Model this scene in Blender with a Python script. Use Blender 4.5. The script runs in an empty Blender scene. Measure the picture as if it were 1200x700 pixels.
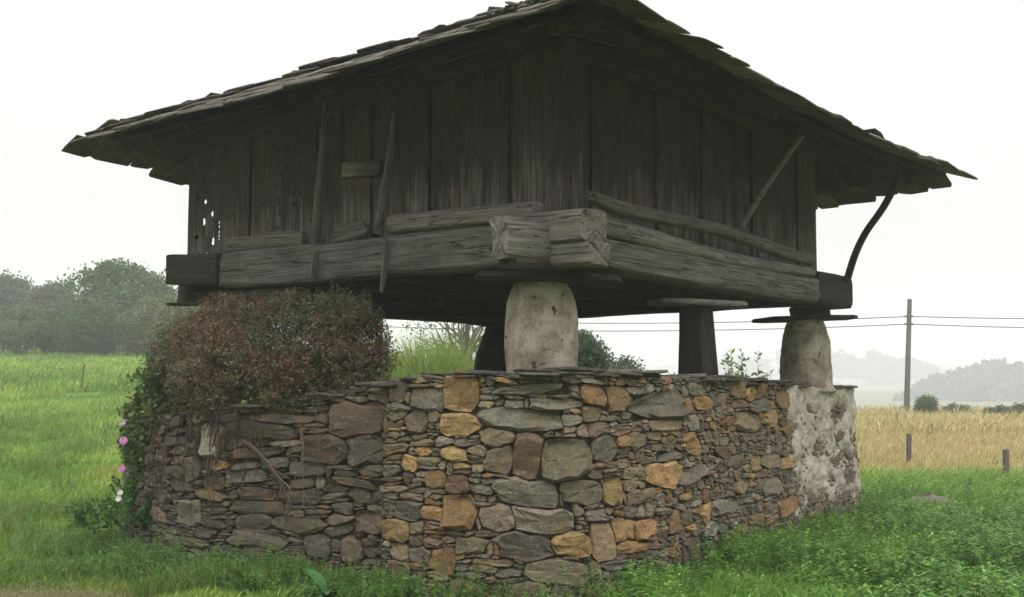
import bpy, math, random
import numpy as np
from mathutils import Vector, Matrix
from math import radians, sin, cos, pi
random.seed(7)
rng = np.random.default_rng(7)
SC = bpy.context.scene
COL = SC.collection

# ------------------------------------------------------------------ camera
EYE = Vector((0, 0, 1.5)); F = 1300.0; PITCH = math.atan(105 / 1300)
cam_d = bpy.data.cameras.new("camera"); cam = bpy.data.objects.new("camera", cam_d)
COL.objects.link(cam); SC.camera = cam
cam_d.lens = F * 36 / 1200; cam_d.sensor_width = 36; cam_d.clip_start = 0.05; cam_d.clip_end = 5000
cam.location = EYE; cam.rotation_euler = (pi / 2 + PITCH, 0, 0)

# ------------------------------------------------------------------ sky, sun, exposure
SUN_EL, SUN_AZ = radians(58), radians(160)      # azimuth measured clockwise from +Y
w = bpy.data.worlds.new("World"); SC.world = w; w.use_nodes = True
nt = w.node_tree; nt.nodes.clear()
sky = nt.nodes.new('ShaderNodeTexSky'); sky.sky_type = 'NISHITA'; sky.sun_disc = False
sky.sun_elevation = SUN_EL; sky.sun_rotation = SUN_AZ; sky.dust_density = 5.0; sky.air_density = 1.0
hs = nt.nodes.new('ShaderNodeHueSaturation'); hs.inputs['Saturation'].default_value = 0.12
mx = nt.nodes.new('ShaderNodeMix'); mx.data_type = 'RGBA'; mx.inputs[0].default_value = 0.86
tc = nt.nodes.new('ShaderNodeTexCoord'); nz = nt.nodes.new('ShaderNodeTexNoise')
nz.inputs['Scale'].default_value = 1.3; nz.inputs['Detail'].default_value = 4
cr = nt.nodes.new('ShaderNodeValToRGB')
cr.color_ramp.elements[0].position = .3; cr.color_ramp.elements[0].color = (11.1, 10.95, 11.25, 1)
cr.color_ramp.elements[1].position = .7; cr.color_ramp.elements[1].color = (12.4, 12.2, 12.4, 1)
bg = nt.nodes.new('ShaderNodeBackground'); bg.inputs['Strength'].default_value = 0.1
wo = nt.nodes.new('ShaderNodeOutputWorld')
nt.links.new(tc.outputs['Generated'], nz.inputs['Vector']); nt.links.new(nz.outputs[0], cr.inputs[0])
nt.links.new(sky.outputs[0], hs.inputs['Color']); nt.links.new(hs.outputs[0], mx.inputs[6])
nt.links.new(cr.outputs[0], mx.inputs[7])
# overcast sky: luminance rises from the horizon to the zenith
sz = nt.nodes.new('ShaderNodeSeparateXYZ'); nt.links.new(tc.outputs['Generated'], sz.inputs[0])
mr = nt.nodes.new('ShaderNodeMath'); mr.operation = 'MULTIPLY'; nt.links.new(sz.outputs[2], mr.inputs[0]); nt.links.new(sz.outputs[2], mr.inputs[1])
mq = nt.nodes.new('ShaderNodeMath'); mq.operation = 'MULTIPLY_ADD'; mq.inputs[1].default_value = 2.2; mq.inputs[2].default_value = .44
nt.links.new(mr.outputs[0], mq.inputs[0])
ml = nt.nodes.new('ShaderNodeMix'); ml.data_type = 'RGBA'; ml.blend_type = 'MULTIPLY'; ml.inputs[0].default_value = 1
nt.links.new(mx.outputs[2], ml.inputs[6]); nt.links.new(mq.outputs[0], ml.inputs[7]); nt.links.new(ml.outputs[2], bg.inputs['Color'])
nt.links.new(bg.outputs[0], wo.inputs['Surface'])
sun_d = bpy.data.lights.new("sun", 'SUN'); sun = bpy.data.objects.new("sun", sun_d); COL.objects.link(sun)
sun_d.energy = 0.7; sun_d.angle = radians(30); sun_d.color = (1, .97, .92)
sd = Vector((sin(SUN_AZ) * cos(SUN_EL), cos(SUN_AZ) * cos(SUN_EL), sin(SUN_EL)))
sun.rotation_euler = sd.to_track_quat('Z', 'Y').to_euler()
SC.view_settings.view_transform = 'Standard'; SC.view_settings.look = 'None'
SC.view_settings.exposure = 0.62; SC.view_settings.gamma = 1.0
SC.cycles.volume_bounces = 2; SC.cycles.max_bounces = 8; SC.cycles.transparent_max_bounces = 8

# ------------------------------------------------------------------ helpers
FWD = Vector((0, cos(PITCH), sin(PITCH))); UP = Vector((0, -sin(PITCH), cos(PITCH)))
def ray(px, py):
    return (FWD * F + Vector((1, 0, 0)) * (px - 600) + UP * (350 - py))
def at_depth(px, py, y):
    r = ray(px, py); return EYE + r * (y / r.y)
dL = Vector((-.7559, .6547, 0)); dR = Vector((.6547, .7559, 0))
P0 = Vector((.32, 8.3, 0)); LA, LB = 4.94, 4.34
def plane_hit(px, py, p, n):
    r = ray(px, py); t = (p - EYE).dot(n) / r.dot(n); return EYE + r * t
def LP(px, py, off=0.0):      # on the left front facade, off metres in front of it
    n = -dR; return plane_hit(px, py, P0 + n * off, n)
def RP(px, py, off=0.0):      # on the right front facade
    n = -dL; return plane_hit(px, py, P0 + n * off, n)

def _h(ix, iy, iz):
    n = (ix * 374761393 + iy * 668265263 + iz * 2147483647 + 1013904223) & 0xFFFFFFFF
    n = ((n ^ (n >> 13)) * 1274126177) & 0xFFFFFFFF
    n = (n ^ (n >> 16)) & 0xFFFF
    return n / 32767.5 - 1.0
def vn(x, y, z=0.0):
    x, y, z = np.broadcast_arrays(np.asarray(x, float), np.asarray(y, float), np.asarray(z, float))
    xi, yi, zi = np.floor(x).astype(np.int64), np.floor(y).astype(np.int64), np.floor(z).astype(np.int64)
    xf, yf, zf = x - xi, y - yi, z - zi
    xf, yf, zf = [q * q * (3 - 2 * q) for q in (xf, yf, zf)]
    r = 0
    for a in (0, 1):
        for b in (0, 1):
            for c in (0, 1):
                r = r + _h(xi + a, yi + b, zi + c) * (xf if a else 1 - xf) * (yf if b else 1 - yf) * (zf if c else 1 - zf)
    return r
def fbm(x, y, z=0.0, o=3):
    r = 0; a = 1.0; s = 0
    for k in range(o):
        r = r + a * vn(np.asarray(x) * 2 ** k + 17 * k, np.asarray(y) * 2 ** k + 5 * k, np.asarray(z) * 2 ** k); s += a; a *= .5
    return r / s

def wpos(o):
    p = Vector(o.location)
    while o.parent: o = o.parent; p = p + Vector(o.location)
    return p
def link(o, parent=None, loc=None):
    COL.objects.link(o)
    if loc is not None: o.location = loc
    if parent is not None:
        o.location = Vector(o.location) - wpos(parent)
        o.parent = parent
    return o
def tag(o, label=None, cat=None, group=None, kind=None):
    if label: o['label'] = label
    if cat: o['category'] = cat
    if group: o['group'] = group
    if kind: o['kind'] = kind
    return o
def empty(name, loc, label=None, cat=None, group=None):
    o = bpy.data.objects.new(name, None); o.empty_display_size = .2
    link(o, None, loc); return tag(o, label, cat, group)
def mesh_np(name, V, faces, mats, tint=None, smooth=False, sharp=None):
    """V (n,3); faces: (m,k) array or list of arrays of different k"""
    me = bpy.data.meshes.new(name)
    V = np.asarray(V, np.float32)
    if isinstance(faces, np.ndarray): faces = [faces]
    faces = [f for f in faces if len(f)]
    me.vertices.add(len(V)); me.vertices.foreach_set('co', V.ravel())
    nl = sum(f.size for f in faces); npg = sum(len(f) for f in faces)
    me.loops.add(nl); me.polygons.add(npg)
    me.loops.foreach_set('vertex_index', np.concatenate([f.ravel() for f in faces]).astype(np.int32))
    st = []; s = 0
    for f in faces:
        st.append(s + np.arange(len(f)) * f.shape[1]); s += f.size
    me.polygons.foreach_set('loop_start', np.concatenate(st).astype(np.int32))
    if tint is not None:
        a = me.color_attributes.new('tint', 'FLOAT_COLOR', 'POINT')
        t = np.ones((len(V), 4), np.float32); t[:, :3] = tint; a.data.foreach_set('color', t.ravel())
    me.update(calc_edges=True); me.validate()
    me.polygons.foreach_set('use_smooth', [smooth] * len(me.polygons))
    if sharp: me.set_sharp_from_angle(angle=radians(sharp))
    for m in (mats if isinstance(mats, (list, tuple)) else [mats]): me.materials.append(m)
    return me
def obj(name, me, parent=None, loc=None):
    return link(bpy.data.objects.new(name, me), parent, loc)

# ------------------------------------------------------------------ materials
class NT:
    def __init__(s, name, rough=.9, spec=.25):
        s.m = bpy.data.materials.new(name); s.m.use_nodes = True; s.t = s.m.node_tree
        s.b = s.t.nodes['Principled BSDF']; s.b.inputs['Roughness'].default_value = rough
        s.b.inputs['Specular IOR Level'].default_value = spec
    def n(s, t, **k):
        q = s.t.nodes.new(t)
        for a, v in k.items(): setattr(q, a, v)
        return q
    def l(s, a, b): s.t.links.new(a, b)
    def noise(s, vec, scale, detail=4, rough=.6, dist=0):
        q = s.n('ShaderNodeTexNoise'); q.inputs['Scale'].default_value = scale
        q.inputs['Detail'].default_value = detail; q.inputs['Roughness'].default_value = rough
        q.inputs['Distortion'].default_value = dist
        s.l(vec, q.inputs['Vector']); return q.outputs[0]
    def mapping(s, vec, sc):
        q = s.n('ShaderNodeMapping'); q.inputs['Scale'].default_value = sc; s.l(vec, q.inputs['Vector']); return q.outputs[0]
    def ramp(s, v, stops):
        q = s.n('ShaderNodeValToRGB'); e = q.color_ramp.elements
        while len(e) < len(stops): e.new(.5)
        for i, (p, c) in enumerate(stops):
            e[i].position = p; e[i].color = (c, c, c, 1) if isinstance(c, (int, float)) else (*c, 1)
        s.l(v, q.inputs[0]); return q.outputs[0]
    def mix(s, fac, a, b, mode='MIX'):
        q = s.n('ShaderNodeMix', data_type='RGBA', blend_type=mode)
        for v, i in ((fac, 0), (a, 6), (b, 7)):
            if isinstance(v, (int, float)): q.inputs[i].default_value = v
            elif isinstance(v, tuple): q.inputs[i].default_value = (*v, 1)
            else: s.l(v, q.inputs[i])
        return q.outputs[2]
    def math(s, op, a, b=0.0):
        q = s.n('ShaderNodeMath', operation=op)
        for v, i in ((a, 0), (b, 1)):
            if isinstance(v, (int, float)): q.inputs[i].default_value = v
            else: s.l(v, q.inputs[i])
        return q.outputs[0]
    def bump(s, h, strength, dist, prev=None):
        q = s.n('ShaderNodeBump'); q.inputs['Strength'].default_value = strength; q.inputs['Distance'].default_value = dist
        s.l(h, q.inputs['Height'])
        if prev is not None: s.l(prev, q.inputs['Normal'])
        s.l(q.outputs[0], s.b.inputs['Normal']); return q.outputs[0]
    def color(s, c): s.l(c, s.b.inputs['Base Color'])

def wood_mat(name, dark, light, crack=.25, lichen=0.0, red=.0, foot=0.0):
    m = NT(name, .88, .2)
    tc = m.n('ShaderNodeTexCoord').outputs['Object']; oi = m.n('ShaderNodeObjectInfo')
    off = m.n('ShaderNodeVectorMath', operation='ADD')
    rv = m.n('ShaderNodeCombineXYZ'); r10 = m.math('MULTIPLY', oi.outputs['Random'], 40.0)
    for i in range(3): m.l(r10, rv.inputs[i])
    m.l(tc, off.inputs[0]); m.l(rv.outputs[0], off.inputs[1]); v = off.outputs[0]
    g1 = m.noise(m.mapping(v, (1.2, 26, 26)), 1.6, 6, .7, .6)       # grain
    g2 = m.noise(m.mapping(v, (2.5, 110, 110)), 1.5, 3, .6)          # fine fibres
    big = m.noise(m.mapping(v, (1, 2.5, 2.5)), 1.8, 4, .6)          # stains
    c = m.mix(m.ramp(g1, [(.3, 0), (.7, 1)]), dark, light)
    c = m.mix(m.ramp(g2, [(.35, .55), (.6, 1)]), (.0, .0, .0), c)
    c = m.mix(m.ramp(big, [(.35, .45), (.65, 0.)]), c, tuple(x * .55 for x in dark))
    cr = m.noise(m.mapping(v, (.55, 17, 17)), 1.0, 2, .5, 1.2)
    crk = m.ramp(cr, [(.485, 1), (.5, 0), (.515, 1)])
    c = m.mix(m.math('MULTIPLY', m.math('SUBTRACT', 1.0, crk), crack * 3), c, (.008, .007, .006))
    hv = m.n('ShaderNodeHueSaturation'); m.l(c, hv.inputs['Color'])
    m.l(m.math('ADD', m.math('MULTIPLY', oi.outputs['Random'], .7), .68), hv.inputs['Value']); c = hv.outputs[0]
    if red: c = m.mix(m.ramp(m.noise(v, 2.2, 3), [(.5, 0), (.7, red)]), c, (.10, .045, .025))
    if lichen: c = m.mix(m.ramp(m.noise(v, 9, 5, .7), [(.56, 0), (.66, lichen)]), c, (.20, .19, .16))
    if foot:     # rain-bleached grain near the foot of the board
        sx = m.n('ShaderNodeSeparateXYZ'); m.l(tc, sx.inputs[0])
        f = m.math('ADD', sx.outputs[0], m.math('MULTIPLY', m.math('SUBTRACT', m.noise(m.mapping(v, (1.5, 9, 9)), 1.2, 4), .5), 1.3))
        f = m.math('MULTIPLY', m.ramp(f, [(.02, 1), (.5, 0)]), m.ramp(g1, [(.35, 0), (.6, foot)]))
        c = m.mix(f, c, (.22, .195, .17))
    m.color(c)
    nb = m.bump(g1, .8, .012); nb = m.bump(g2, .5, .004, nb); m.bump(crk, .9, .01, nb)
    return m.m
WOOD_BEAM = wood_mat("weathered_oak", (.078, .070, .065), (.27, .242, .225), .3, .2)
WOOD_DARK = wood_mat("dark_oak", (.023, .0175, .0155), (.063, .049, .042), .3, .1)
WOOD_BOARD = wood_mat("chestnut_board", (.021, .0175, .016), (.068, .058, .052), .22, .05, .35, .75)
WOOD_PALE = wood_mat("pale_weathered_wood", (.104, .088, .079), (.24, .208, .188), .3, .2)
WOOD_POLE = wood_mat("grey_pole", (.08, .072, .062), (.16, .145, .125), .2)

def stone_mat(name, bump=1.0, lich=.5, strata=True):
    m = NT(name, .92, .25)
    tc = m.n('ShaderNodeTexCoord').outputs['Object']; oi = m.n('ShaderNodeObjectInfo')
    at = m.n('ShaderNodeAttribute', attribute_name='tint')
    geo = m.n('ShaderNodeNewGeometry')
    P = geo.outputs['Position']
    n1 = m.noise(P, 9, 6, .65); n2 = m.noise(P, 38, 5, .7); n3 = m.noise(P, 3.0, 4, .6)
    ns = m.noise(m.mapping(P, (7, 7, 55)), 1.0, 5, .7, .5)
    c = m.mix(m.ramp(n1, [(.3, .45), (.7, 0.)]), at.outputs['Color'], (.035, .032, .028))
    c = m.mix(m.ramp(n2, [(.32, .6), (.52, 0.)]), c, (.03, .027, .022))
    c = m.mix(m.ramp(n2, [(.58, 0), (.75, .45)]), c, (.24, .22, .175))
    if strata: c = m.mix(m.ramp(ns, [(.35, .5), (.5, 0)]), c, (.05, .045, .038))
    c = m.mix(m.ramp(m.noise(P, 5.3, 5, .7), [(.52, 0), (.70, .6)]), c, (.19, .11, .042))
    if lich:
        c = m.mix(m.ramp(m.noise(P, 22, 6, .75), [(.60, 0), (.66, lich)]), c, (.29, .28, .235))
        c = m.mix(m.ramp(n3, [(.55, 0), (.7, .3)]), c, (.11, .098, .055))
    m.color(c)
    nb = m.bump(n1, .9 * bump, .03); nb = m.bump(n2, .9 * bump, .010, nb)
    if strata: m.bump(ns, .5 * bump, .01, nb)
    return m.m
STONE = stone_mat("rubble_stone"); SLATE = stone_mat("roof_slate", .8, .35, False)
def plaster_mat(name, base, dirt, chips=.5):
    m = NT(name, .93, .15)
    P = m.n('ShaderNodeNewGeometry').outputs['Position']
    n1 = m.noise(P, 6, 6, .7); n2 = m.noise(P, 45, 5, .7); n3 = m.noise(m.mapping(P, (9, 9, 3)), 1, 5, .7)
    c = m.mix(m.ramp(n1, [(.38, .9), (.60, 0)]), base, dirt)
    c = m.mix(m.ramp(n2, [(.3, .5), (.5, 0)]), c, tuple(x * .5 for x in dirt))
    c = m.mix(m.ramp(n3, [(.55, 0), (.7, .5)]), c, tuple(x * .7 for x in base))
    vo = m.noise(P, 14, 3, .5, .4)
    hole = m.ramp(vo, [(.30, 1), (.345, 0)])
    c = m.mix(m.math('MULTIPLY', hole, chips), c, (.07, .058, .045))
    m.color(c)
    nb = m.bump(n1, .5, .015); nb = m.bump(n2, .6, .005, nb); m.bump(m.math('SUBTRACT', 1.0, hole), .8 * chips, .012, nb)
    return m.m
PILLAR = plaster_mat("lime_washed_stone", (.41, .355, .28), (.17, .14, .105), 1.0)
PLASTER = plaster_mat("old_lime_plaster", (.44, .395, .33), (.25, .215, .17), .4)
MORTAR = plaster_mat("earth_mortar", (.105, .08, .05), (.04, .032, .022), .2)

def leaf_mat(name, rough=.55, trans=.3):
    m = NT(name, rough, .3)
    at = m.n('ShaderNodeAttribute', attribute_name='tint')
    P = m.n('ShaderNodeNewGeometry').outputs['Position']
    c = m.mix(m.ramp(m.noise(P, 14, 3), [(.35, .35), (.65, 0)]), at.outputs['Color'], (.03, .035, .012))
    m.color(c)
    tr = m.n('ShaderNodeBsdfTranslucent'); m.l(c, tr.inputs['Color'])
    ms = m.n('ShaderNodeMixShader'); ms.inputs[0].default_value = trans
    m.l(m.b.outputs[0], ms.inputs[1]); m.l(tr.outputs[0], ms.inputs[2])
    m.l(ms.outputs[0], m.t.nodes['Material Output'].inputs['Surface'])
    return m.m
LEAF = leaf_mat("foliage"); GRASS = leaf_mat("grass_blade", .6, .35)
def flat_tint_mat(name, rough=.8):
    m = NT(name, rough, .3)
    at = m.n('ShaderNodeAttribute', attribute_name='tint')
    P = m.n('ShaderNodeNewGeometry').outputs['Position']
    n = m.noise(P, 30, 5, .7)
    c = m.mix(m.ramp(n, [(.3, .5), (.6, 0)]), at.outputs['Color'], (.03, .025, .015)); m.color(c)
    m.bump(n, .6, .01); return m.m
BARK = flat_tint_mat("bark", .9); PETAL = flat_tint_mat("petal", .6); WIRE = flat_tint_mat("wire", .5)
def ground_mat():
    m = NT("field_ground", .95, .1)
    at = m.n('ShaderNodeAttribute', attribute_name='tint')
    P = m.n('ShaderNodeNewGeometry').outputs['Position']
    a = m.noise(P, .9, 6, .7); b = m.noise(P, 12, 6, .75)
    c = m.mix(m.ramp(a, [(.35, .4), (.6, 0)]), at.outputs['Color'], (.05, .06, .02))
    c = m.mix(m.ramp(b, [(.35, .55), (.6, 0)]), c, (.03, .03, .012))
    m.color(c); m.bump(b, .8, .06); return m.m
GROUND = ground_mat()

# ------------------------------------------------------------------ terrain
def sst(a, b, x):
    t = np.clip((np.asarray(x, float) - a) / (b - a), 0, 1); return t * t * (3 - 2 * t)
def H(x, y):
    x = np.asarray(x, float); y = np.asarray(y, float)
    yy = np.maximum(y, 1.0); r = x / np.maximum(yy, 6)
    left = np.clip(y - 12, 0, 66) * .0575 - np.clip(y - 95, 0, 200) * .05
    left = left * sst(8, 20, y)
    left = left * 1.12; right = np.clip(y - 22, 0, 36) * .004 - sst(60, 120, y) * 10 + sst(150, 560, y) * 10 + sst(560, 1400, y) * 30
    k = sst(-.16, .16, r)
    z = left * (1 - k) + right * k
    z = z + .05 * fbm(x * .5, y * .5, 3, 3) * sst(3, 12, np.abs(y)) + .6 * fbm(x * .02, y * .02, 8, 2) * sst(90, 200, y)
    return z
def field_tint(x, y):
    x = np.asarray(x, float); y = np.asarray(y, float); r = x / np.maximum(y, 3)
    n = fbm(x * .25, y * .25, 1, 4); n2 = fbm(x * .9, y * .9, 6, 3)
    g = np.stack([.215 + .07 * n, .33 + .07 * n, .048 + .012 * n], -1)
    dark = np.array([.085, .19, .035])
    yel = np.array([.33, .32, .09]); dry = np.array([.46, .345, .17])
    t = sst(.15, .6, n2)[..., None] * .45; g = g * (1 - t) + yel * t
    t = (np.maximum(sst(0, .4, -n) * .6, sst(.12, .45, fbm(x * 1.9, y * 1.4, 30, 3)) * .75))[..., None]; g = g * (1 - t) + dark * t
    wv = y + 3 * fbm(x * .12, y * .12, 4, 3) + 2.0 * np.clip(x - 9, -4, 8) * .3
    t = (sst(.12, .2, r) * sst(15.5, 19.5, wv) * (1 - sst(60, 75, y)))[..., None] * (.8 + .2 * n2[..., None])
    g = g * (1 - t) + dry * t
    t = (sst(70, 130, y) * sst(0, .1, r))[..., None]; g = g * (1 - t) + np.array([.14, .16, .07]) * t
    # bare earth patch near the camera on the left
    d = np.hypot((x + 3.55) / 1.25, (y - 7.95) / .75) + .35 * n2
    t = (1 - sst(.6, 1.15, d))[..., None] * .8; g = g * (1 - t) + np.array([.16, .115, .07]) * t
    return np.clip(g, .01, 1)
def axis(lo, hi, c, n0, step):
    p = [c]; s = step
    while p[-1] < hi: p.append(p[-1] + s); s *= 1.06
    q = [c]; s = step
    while q[-1] > lo: q.append(q[-1] - s); s *= 1.06
    return np.array(q[::-1][:-1] + p)
ax = axis(-900, 900, 0, 0, .22); ay = axis(-60, 1500, 9, 0, .22)
X, Y = np.meshgrid(ax, ay); Z = H(X, Y)
nx, ny = len(ax), len(ay)
I = np.arange(nx * ny).reshape(ny, nx)
fq = np.stack([I[:-1, :-1], I[:-1, 1:], I[1:, 1:], I[1:, :-1]], -1).reshape(-1, 4)
me = mesh_np("ground", np.stack([X, Y, Z], -1).reshape(-1, 3), fq, GROUND, field_tint(X, Y).reshape(-1, 3), True)
g = obj("ground", me); tag(g, "sloping meadow ground under the grass", None, None, "structure")

# ------------------------------------------------------------------ wood builders
def frame_from(p0, p1, up=Vector((0, 0, 1))):
    x = (p1 - p0).normalized(); y = up.cross(x).normalized(); z = x.cross(y)
    return Matrix((x, y, z)).transposed(), (p1 - p0).length
def log(name, pts, w, h, mat, parent=None, e=4.0, M=16, seg=.06, rough=.05, groove=.03, seed=0, up=Vector((0, 0, 1)), jag=.02, sag=0):
    pts = [Vector(p) for p in pts]; p0, p1 = pts[0], pts[-1]
    R, L = frame_from(p0, p1, up); Ri = R.transposed()
    loc = np.array([list(Ri @ (p - p0)) for p in pts])
    n = max(4, int(L / seg)); t = np.linspace(0, 1, n)
    tk = np.linspace(0, 1, len(pts)) if len(pts) > 2 else np.array([0, 1.])
    if len(pts) > 2: tk = loc[:, 0] / loc[-1, 0]
    def itp(v):
        r = np.interp(t, tk, v)
        if len(pts) > 2:
            k = max(1, n // (len(pts) * 2)); kern = np.ones(2 * k + 1) / (2 * k + 1)
            r2 = np.convolve(np.pad(r, k, mode='edge'), kern, 'valid'); r = r2
        return r
    cx, cy, cz = itp(loc[:, 0]), itp(loc[:, 1]), itp(loc[:, 2])
    if len(pts) == 2: cx = t * L
    W = itp(np.broadcast_to(np.asarray(w, float), (len(pts),)) if not isinstance(w, (list, tuple)) else np.array(w, float)) / 2
    Hh = itp(np.broadcast_to(np.asarray(h, float), (len(pts),)) if not isinstance(h, (list, tuple)) else np.array(h, float)) / 2
    th = np.linspace(0, 2 * pi, M, endpoint=False) + pi / M
    c, s = np.cos(th), np.sin(th)
    sx = np.sign(c) * np.abs(c) ** (2 / e); sy = np.sign(s) * np.abs(s) ** (2 / e)
    T, S = np.meshgrid(cx, th, indexing='ij')
    so = seed * 13.7
    nr = 1 + rough * fbm(T * 2.2 + so, np.cos(S) * 1.2, np.sin(S) * 1.2 + so, 3) * 1.6 + groove * vn(T * .9 + so, S * 5 + so, 2)
    Yv = cy[:, None] + W[:, None] * sx[None] * nr + sag * 0
    Zv = cz[:, None] + Hh[:, None] * sy[None] * nr - sag * np.sin(pi * t)[:, None]
    Xv = np.repeat(cx[:, None], M, 1)
    Xv[0] += jag * vn(np.arange(M) * .9 + so, so, 1); Xv[-1] += jag * vn(np.arange(M) * .9 + so, so, 7)
    V = np.stack([Xv, Yv, Zv], -1).reshape(-1, 3)
    I = np.arange(n * M).reshape(n, M); J = np.roll(I, -1, 1)
    q = np.stack([I[:-1], I[1:], J[1:], J[:-1]], -1).reshape(-1, 4)[:, ::-1]
    # end caps: inset ring + centre
    Vs = [V]; tri = []; nV = len(V); quads = [q]
    for end, ring in ((0, I[0]), (1, I[-1])):
        P = V[ring]; cen = P.mean(0); inn = cen + (P - cen) * .8
        inn[:, 0] += (-1 if end == 0 else 1) * .008
        cc = cen.copy(); Vs += [inn, cc[None]]
        a = nV + np.arange(M); b = np.roll(a, -1); r2 = np.roll(ring, -1)
        fq = np.stack([ring, r2, b, a], -1); ft = np.stack([a, b, np.full(M, nV + M)], -1)
        if end == 0: quads.append(fq); tri.append(ft)
        else: quads.append(fq[:, ::-1]); tri.append(ft[:, ::-1])
        nV += M + 1
    me = mesh_np(name, np.concatenate(Vs), [np.concatenate(quads), np.concatenate(tri)], mat, None, True, 38)
    me.flip_normals()
    o = bpy.data.objects.new(name, me); o.rotation_euler = R.to_4x4().to_euler()
    return link(o, parent, p0)

def board(name, base, top, width, thick, nrm, mat, parent=None, cell=None, holes=(), seed=0, wav=.008, jagb=.012, jagt=.0, taper=0.0):
    """board from base centre to top centre; X=grain, Y=width, Z=outward"""
    x = (top - base).normalized(); z = (nrm - x * nrm.dot(x)).normalized(); y = z.cross(x)
    R = Matrix((x, y, z)).transposed(); L = (top - base).length
    cw = cell or max(width / 3, .05); cl = cell or .16
    nx = max(2, int(round(L / cl))); ny = max(2, int(round(width / cw)))
    gx = np.linspace(0, L, nx + 1); gy = np.linspace(-.5, .5, ny + 1)
    GX, GY = np.meshgrid(gx, gy, indexing='ij')
    so = seed * 7.31
    wl = width + wav * 2 * (vn(GX * 3 + so, 0, 1)); wr = width + wav * 2 * vn(GX * 3 + so, 0, 5)
    W = np.where(GY < 0, wl, wr) * (1 - taper * GX / L)
    Yv = GY * W; Xv = GX.copy()
    Xv[0] += jagb * (vn(gy * 6 + so, 3, 3) + .6 * vn(gy * 17 + so, 3, 9)); Xv[-1] += jagt * vn(gy * 8 + so, 3, 4)
    Zf = thick / 2 + .006 * fbm(GX * 2 + so, GY * 3, 2, 2) - .012 * GY ** 2
    mask = np.ones((nx, ny), bool)
    cxm = (GX[:-1, :-1] + GX[1:, 1:]) / 2; cym = (Yv[:-1, :-1] + Yv[1:, 1:]) / 2
    for hx, hy, hr in holes: mask &= ((cxm - hx) ** 2 + (cym - hy) ** 2) > hr * hr
    A = np.stack([Xv, Yv, Zf], -1).reshape(-1, 3); B = A.copy(); B[:, 2] = -thick / 2
    N = len(A); V = np.concatenate([A, B]); I = np.arange(N).reshape(nx + 1, ny + 1)
    ii, jj = np.nonzero(mask)
    f = np.stack([I[ii, jj], I[ii + 1, jj], I[ii + 1, jj + 1], I[ii, jj + 1]], -1)
    quads = [f, f[:, ::-1] + N]
    mp = np.pad(mask, 1)
    for di, dj, a, b in ((-1, 0, (0, 0), (0, 1)), (1, 0, (1, 1), (1, 0)), (0, -1, (1, 0), (0, 0)), (0, 1, (0, 1), (1, 1))):
        sel = mask & ~mp[1 + di:1 + di + nx, 1 + dj:1 + dj + ny]
        i2, j2 = np.nonzero(sel)
        p = I[i2 + a[0], j2 + a[1]]; q = I[i2 + b[0], j2 + b[1]]
        quads.append(np.stack([p, q, q + N, p + N], -1))
    me = mesh_np(name, V, [np.concatenate(quads)], mat, None, False)
    o = bpy.data.objects.new(name, me); o.rotation_euler = R.to_4x4().to_euler()
    return link(o, parent, base)

def tube_np(pts, r, M=5):
    pts = np.asarray(pts, float); n = len(pts); r = np.broadcast_to(np.asarray(r, float), (n,))
    d = np.gradient(pts, axis=0); d /= np.linalg.norm(d, axis=1)[:, None] + 1e-9
    a = np.cross(d, np.array([.3, .2, 1.])); bad = np.linalg.norm(a, axis=1) < .1
    a[bad] = np.cross(d[bad], np.array([1., 0, 0])); a /= np.linalg.norm(a, axis=1)[:, None]; b = np.cross(d, a)
    th = np.linspace(0, 2 * pi, M, endpoint=False)
    V = pts[:, None] + r[:, None, None] * (a[:, None] * np.cos(th)[None, :, None] + b[:, None] * np.sin(th)[None, :, None])
    I = np.arange(n * M).reshape(n, M); J = np.roll(I, -1, 1)
    return V.reshape(-1, 3), np.stack([I[:-1], J[:-1], J[1:], I[1:]], -1).reshape(-1, 4)
class Acc:
    def __init__(s): s.V = []; s.Q = []; s.T = []; s.C = []; s.n = 0
    def add(s, V, Q=None, T=None, c=(1, 1, 1)):
        V = np.asarray(V, float)
        if Q is not None and len(Q): s.Q.append(np.asarray(Q) + s.n)
        if T is not None and len(T): s.T.append(np.asarray(T) + s.n)
        s.V.append(V); s.C.append(np.broadcast_to(np.asarray(c, float), (len(V), 3))); s.n += len(V)
    def tube(s, pts, r, c=(.1, .08, .06), M=5): V, Q = tube_np(pts, r, M); s.add(V, Q, None, c)
    def build(s, name, mat, parent=None, origin=None, smooth=False):
        V = np.concatenate(s.V); o = Vector(origin) if origin is not None else Vector((0, 0, 0))
        fs = []
        if s.Q: fs.append(np.concatenate(s.Q))
        if s.T: fs.append(np.concatenate(s.T))
        me = mesh_np(name, V - np.array(o), fs, mat, np.concatenate(s.C), smooth)
        return obj(name, me, parent, o)
def leaves(acc, c, d, size, aspect, col, fold=0.0):
    """many leaf quads at once. c,d (n,3); size (n,)"""
    n = len(c); d = d / (np.linalg.norm(d, axis=1)[:, None] + 1e-9)
    rnd = rng.normal(size=(n, 3)); s = np.cross(d, rnd); s /= np.linalg.norm(s, axis=1)[:, None] + 1e-9
    L = size[:, None]; W = L * aspect * .5
    V = np.stack([c, c + d * L * .45 + s * W, c + d * L, c + d * L * .45 - s * W], 1).reshape(-1, 3)
    Q = np.arange(4 * n).reshape(n, 4)
    acc.add(V, Q, None, np.repeat(col, 4, 0))
def rdir(n, up=0.0):
    v = rng.normal(size=(n, 3)); v[:, 2] += up; return v / np.linalg.norm(v, axis=1)[:, None]

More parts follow.
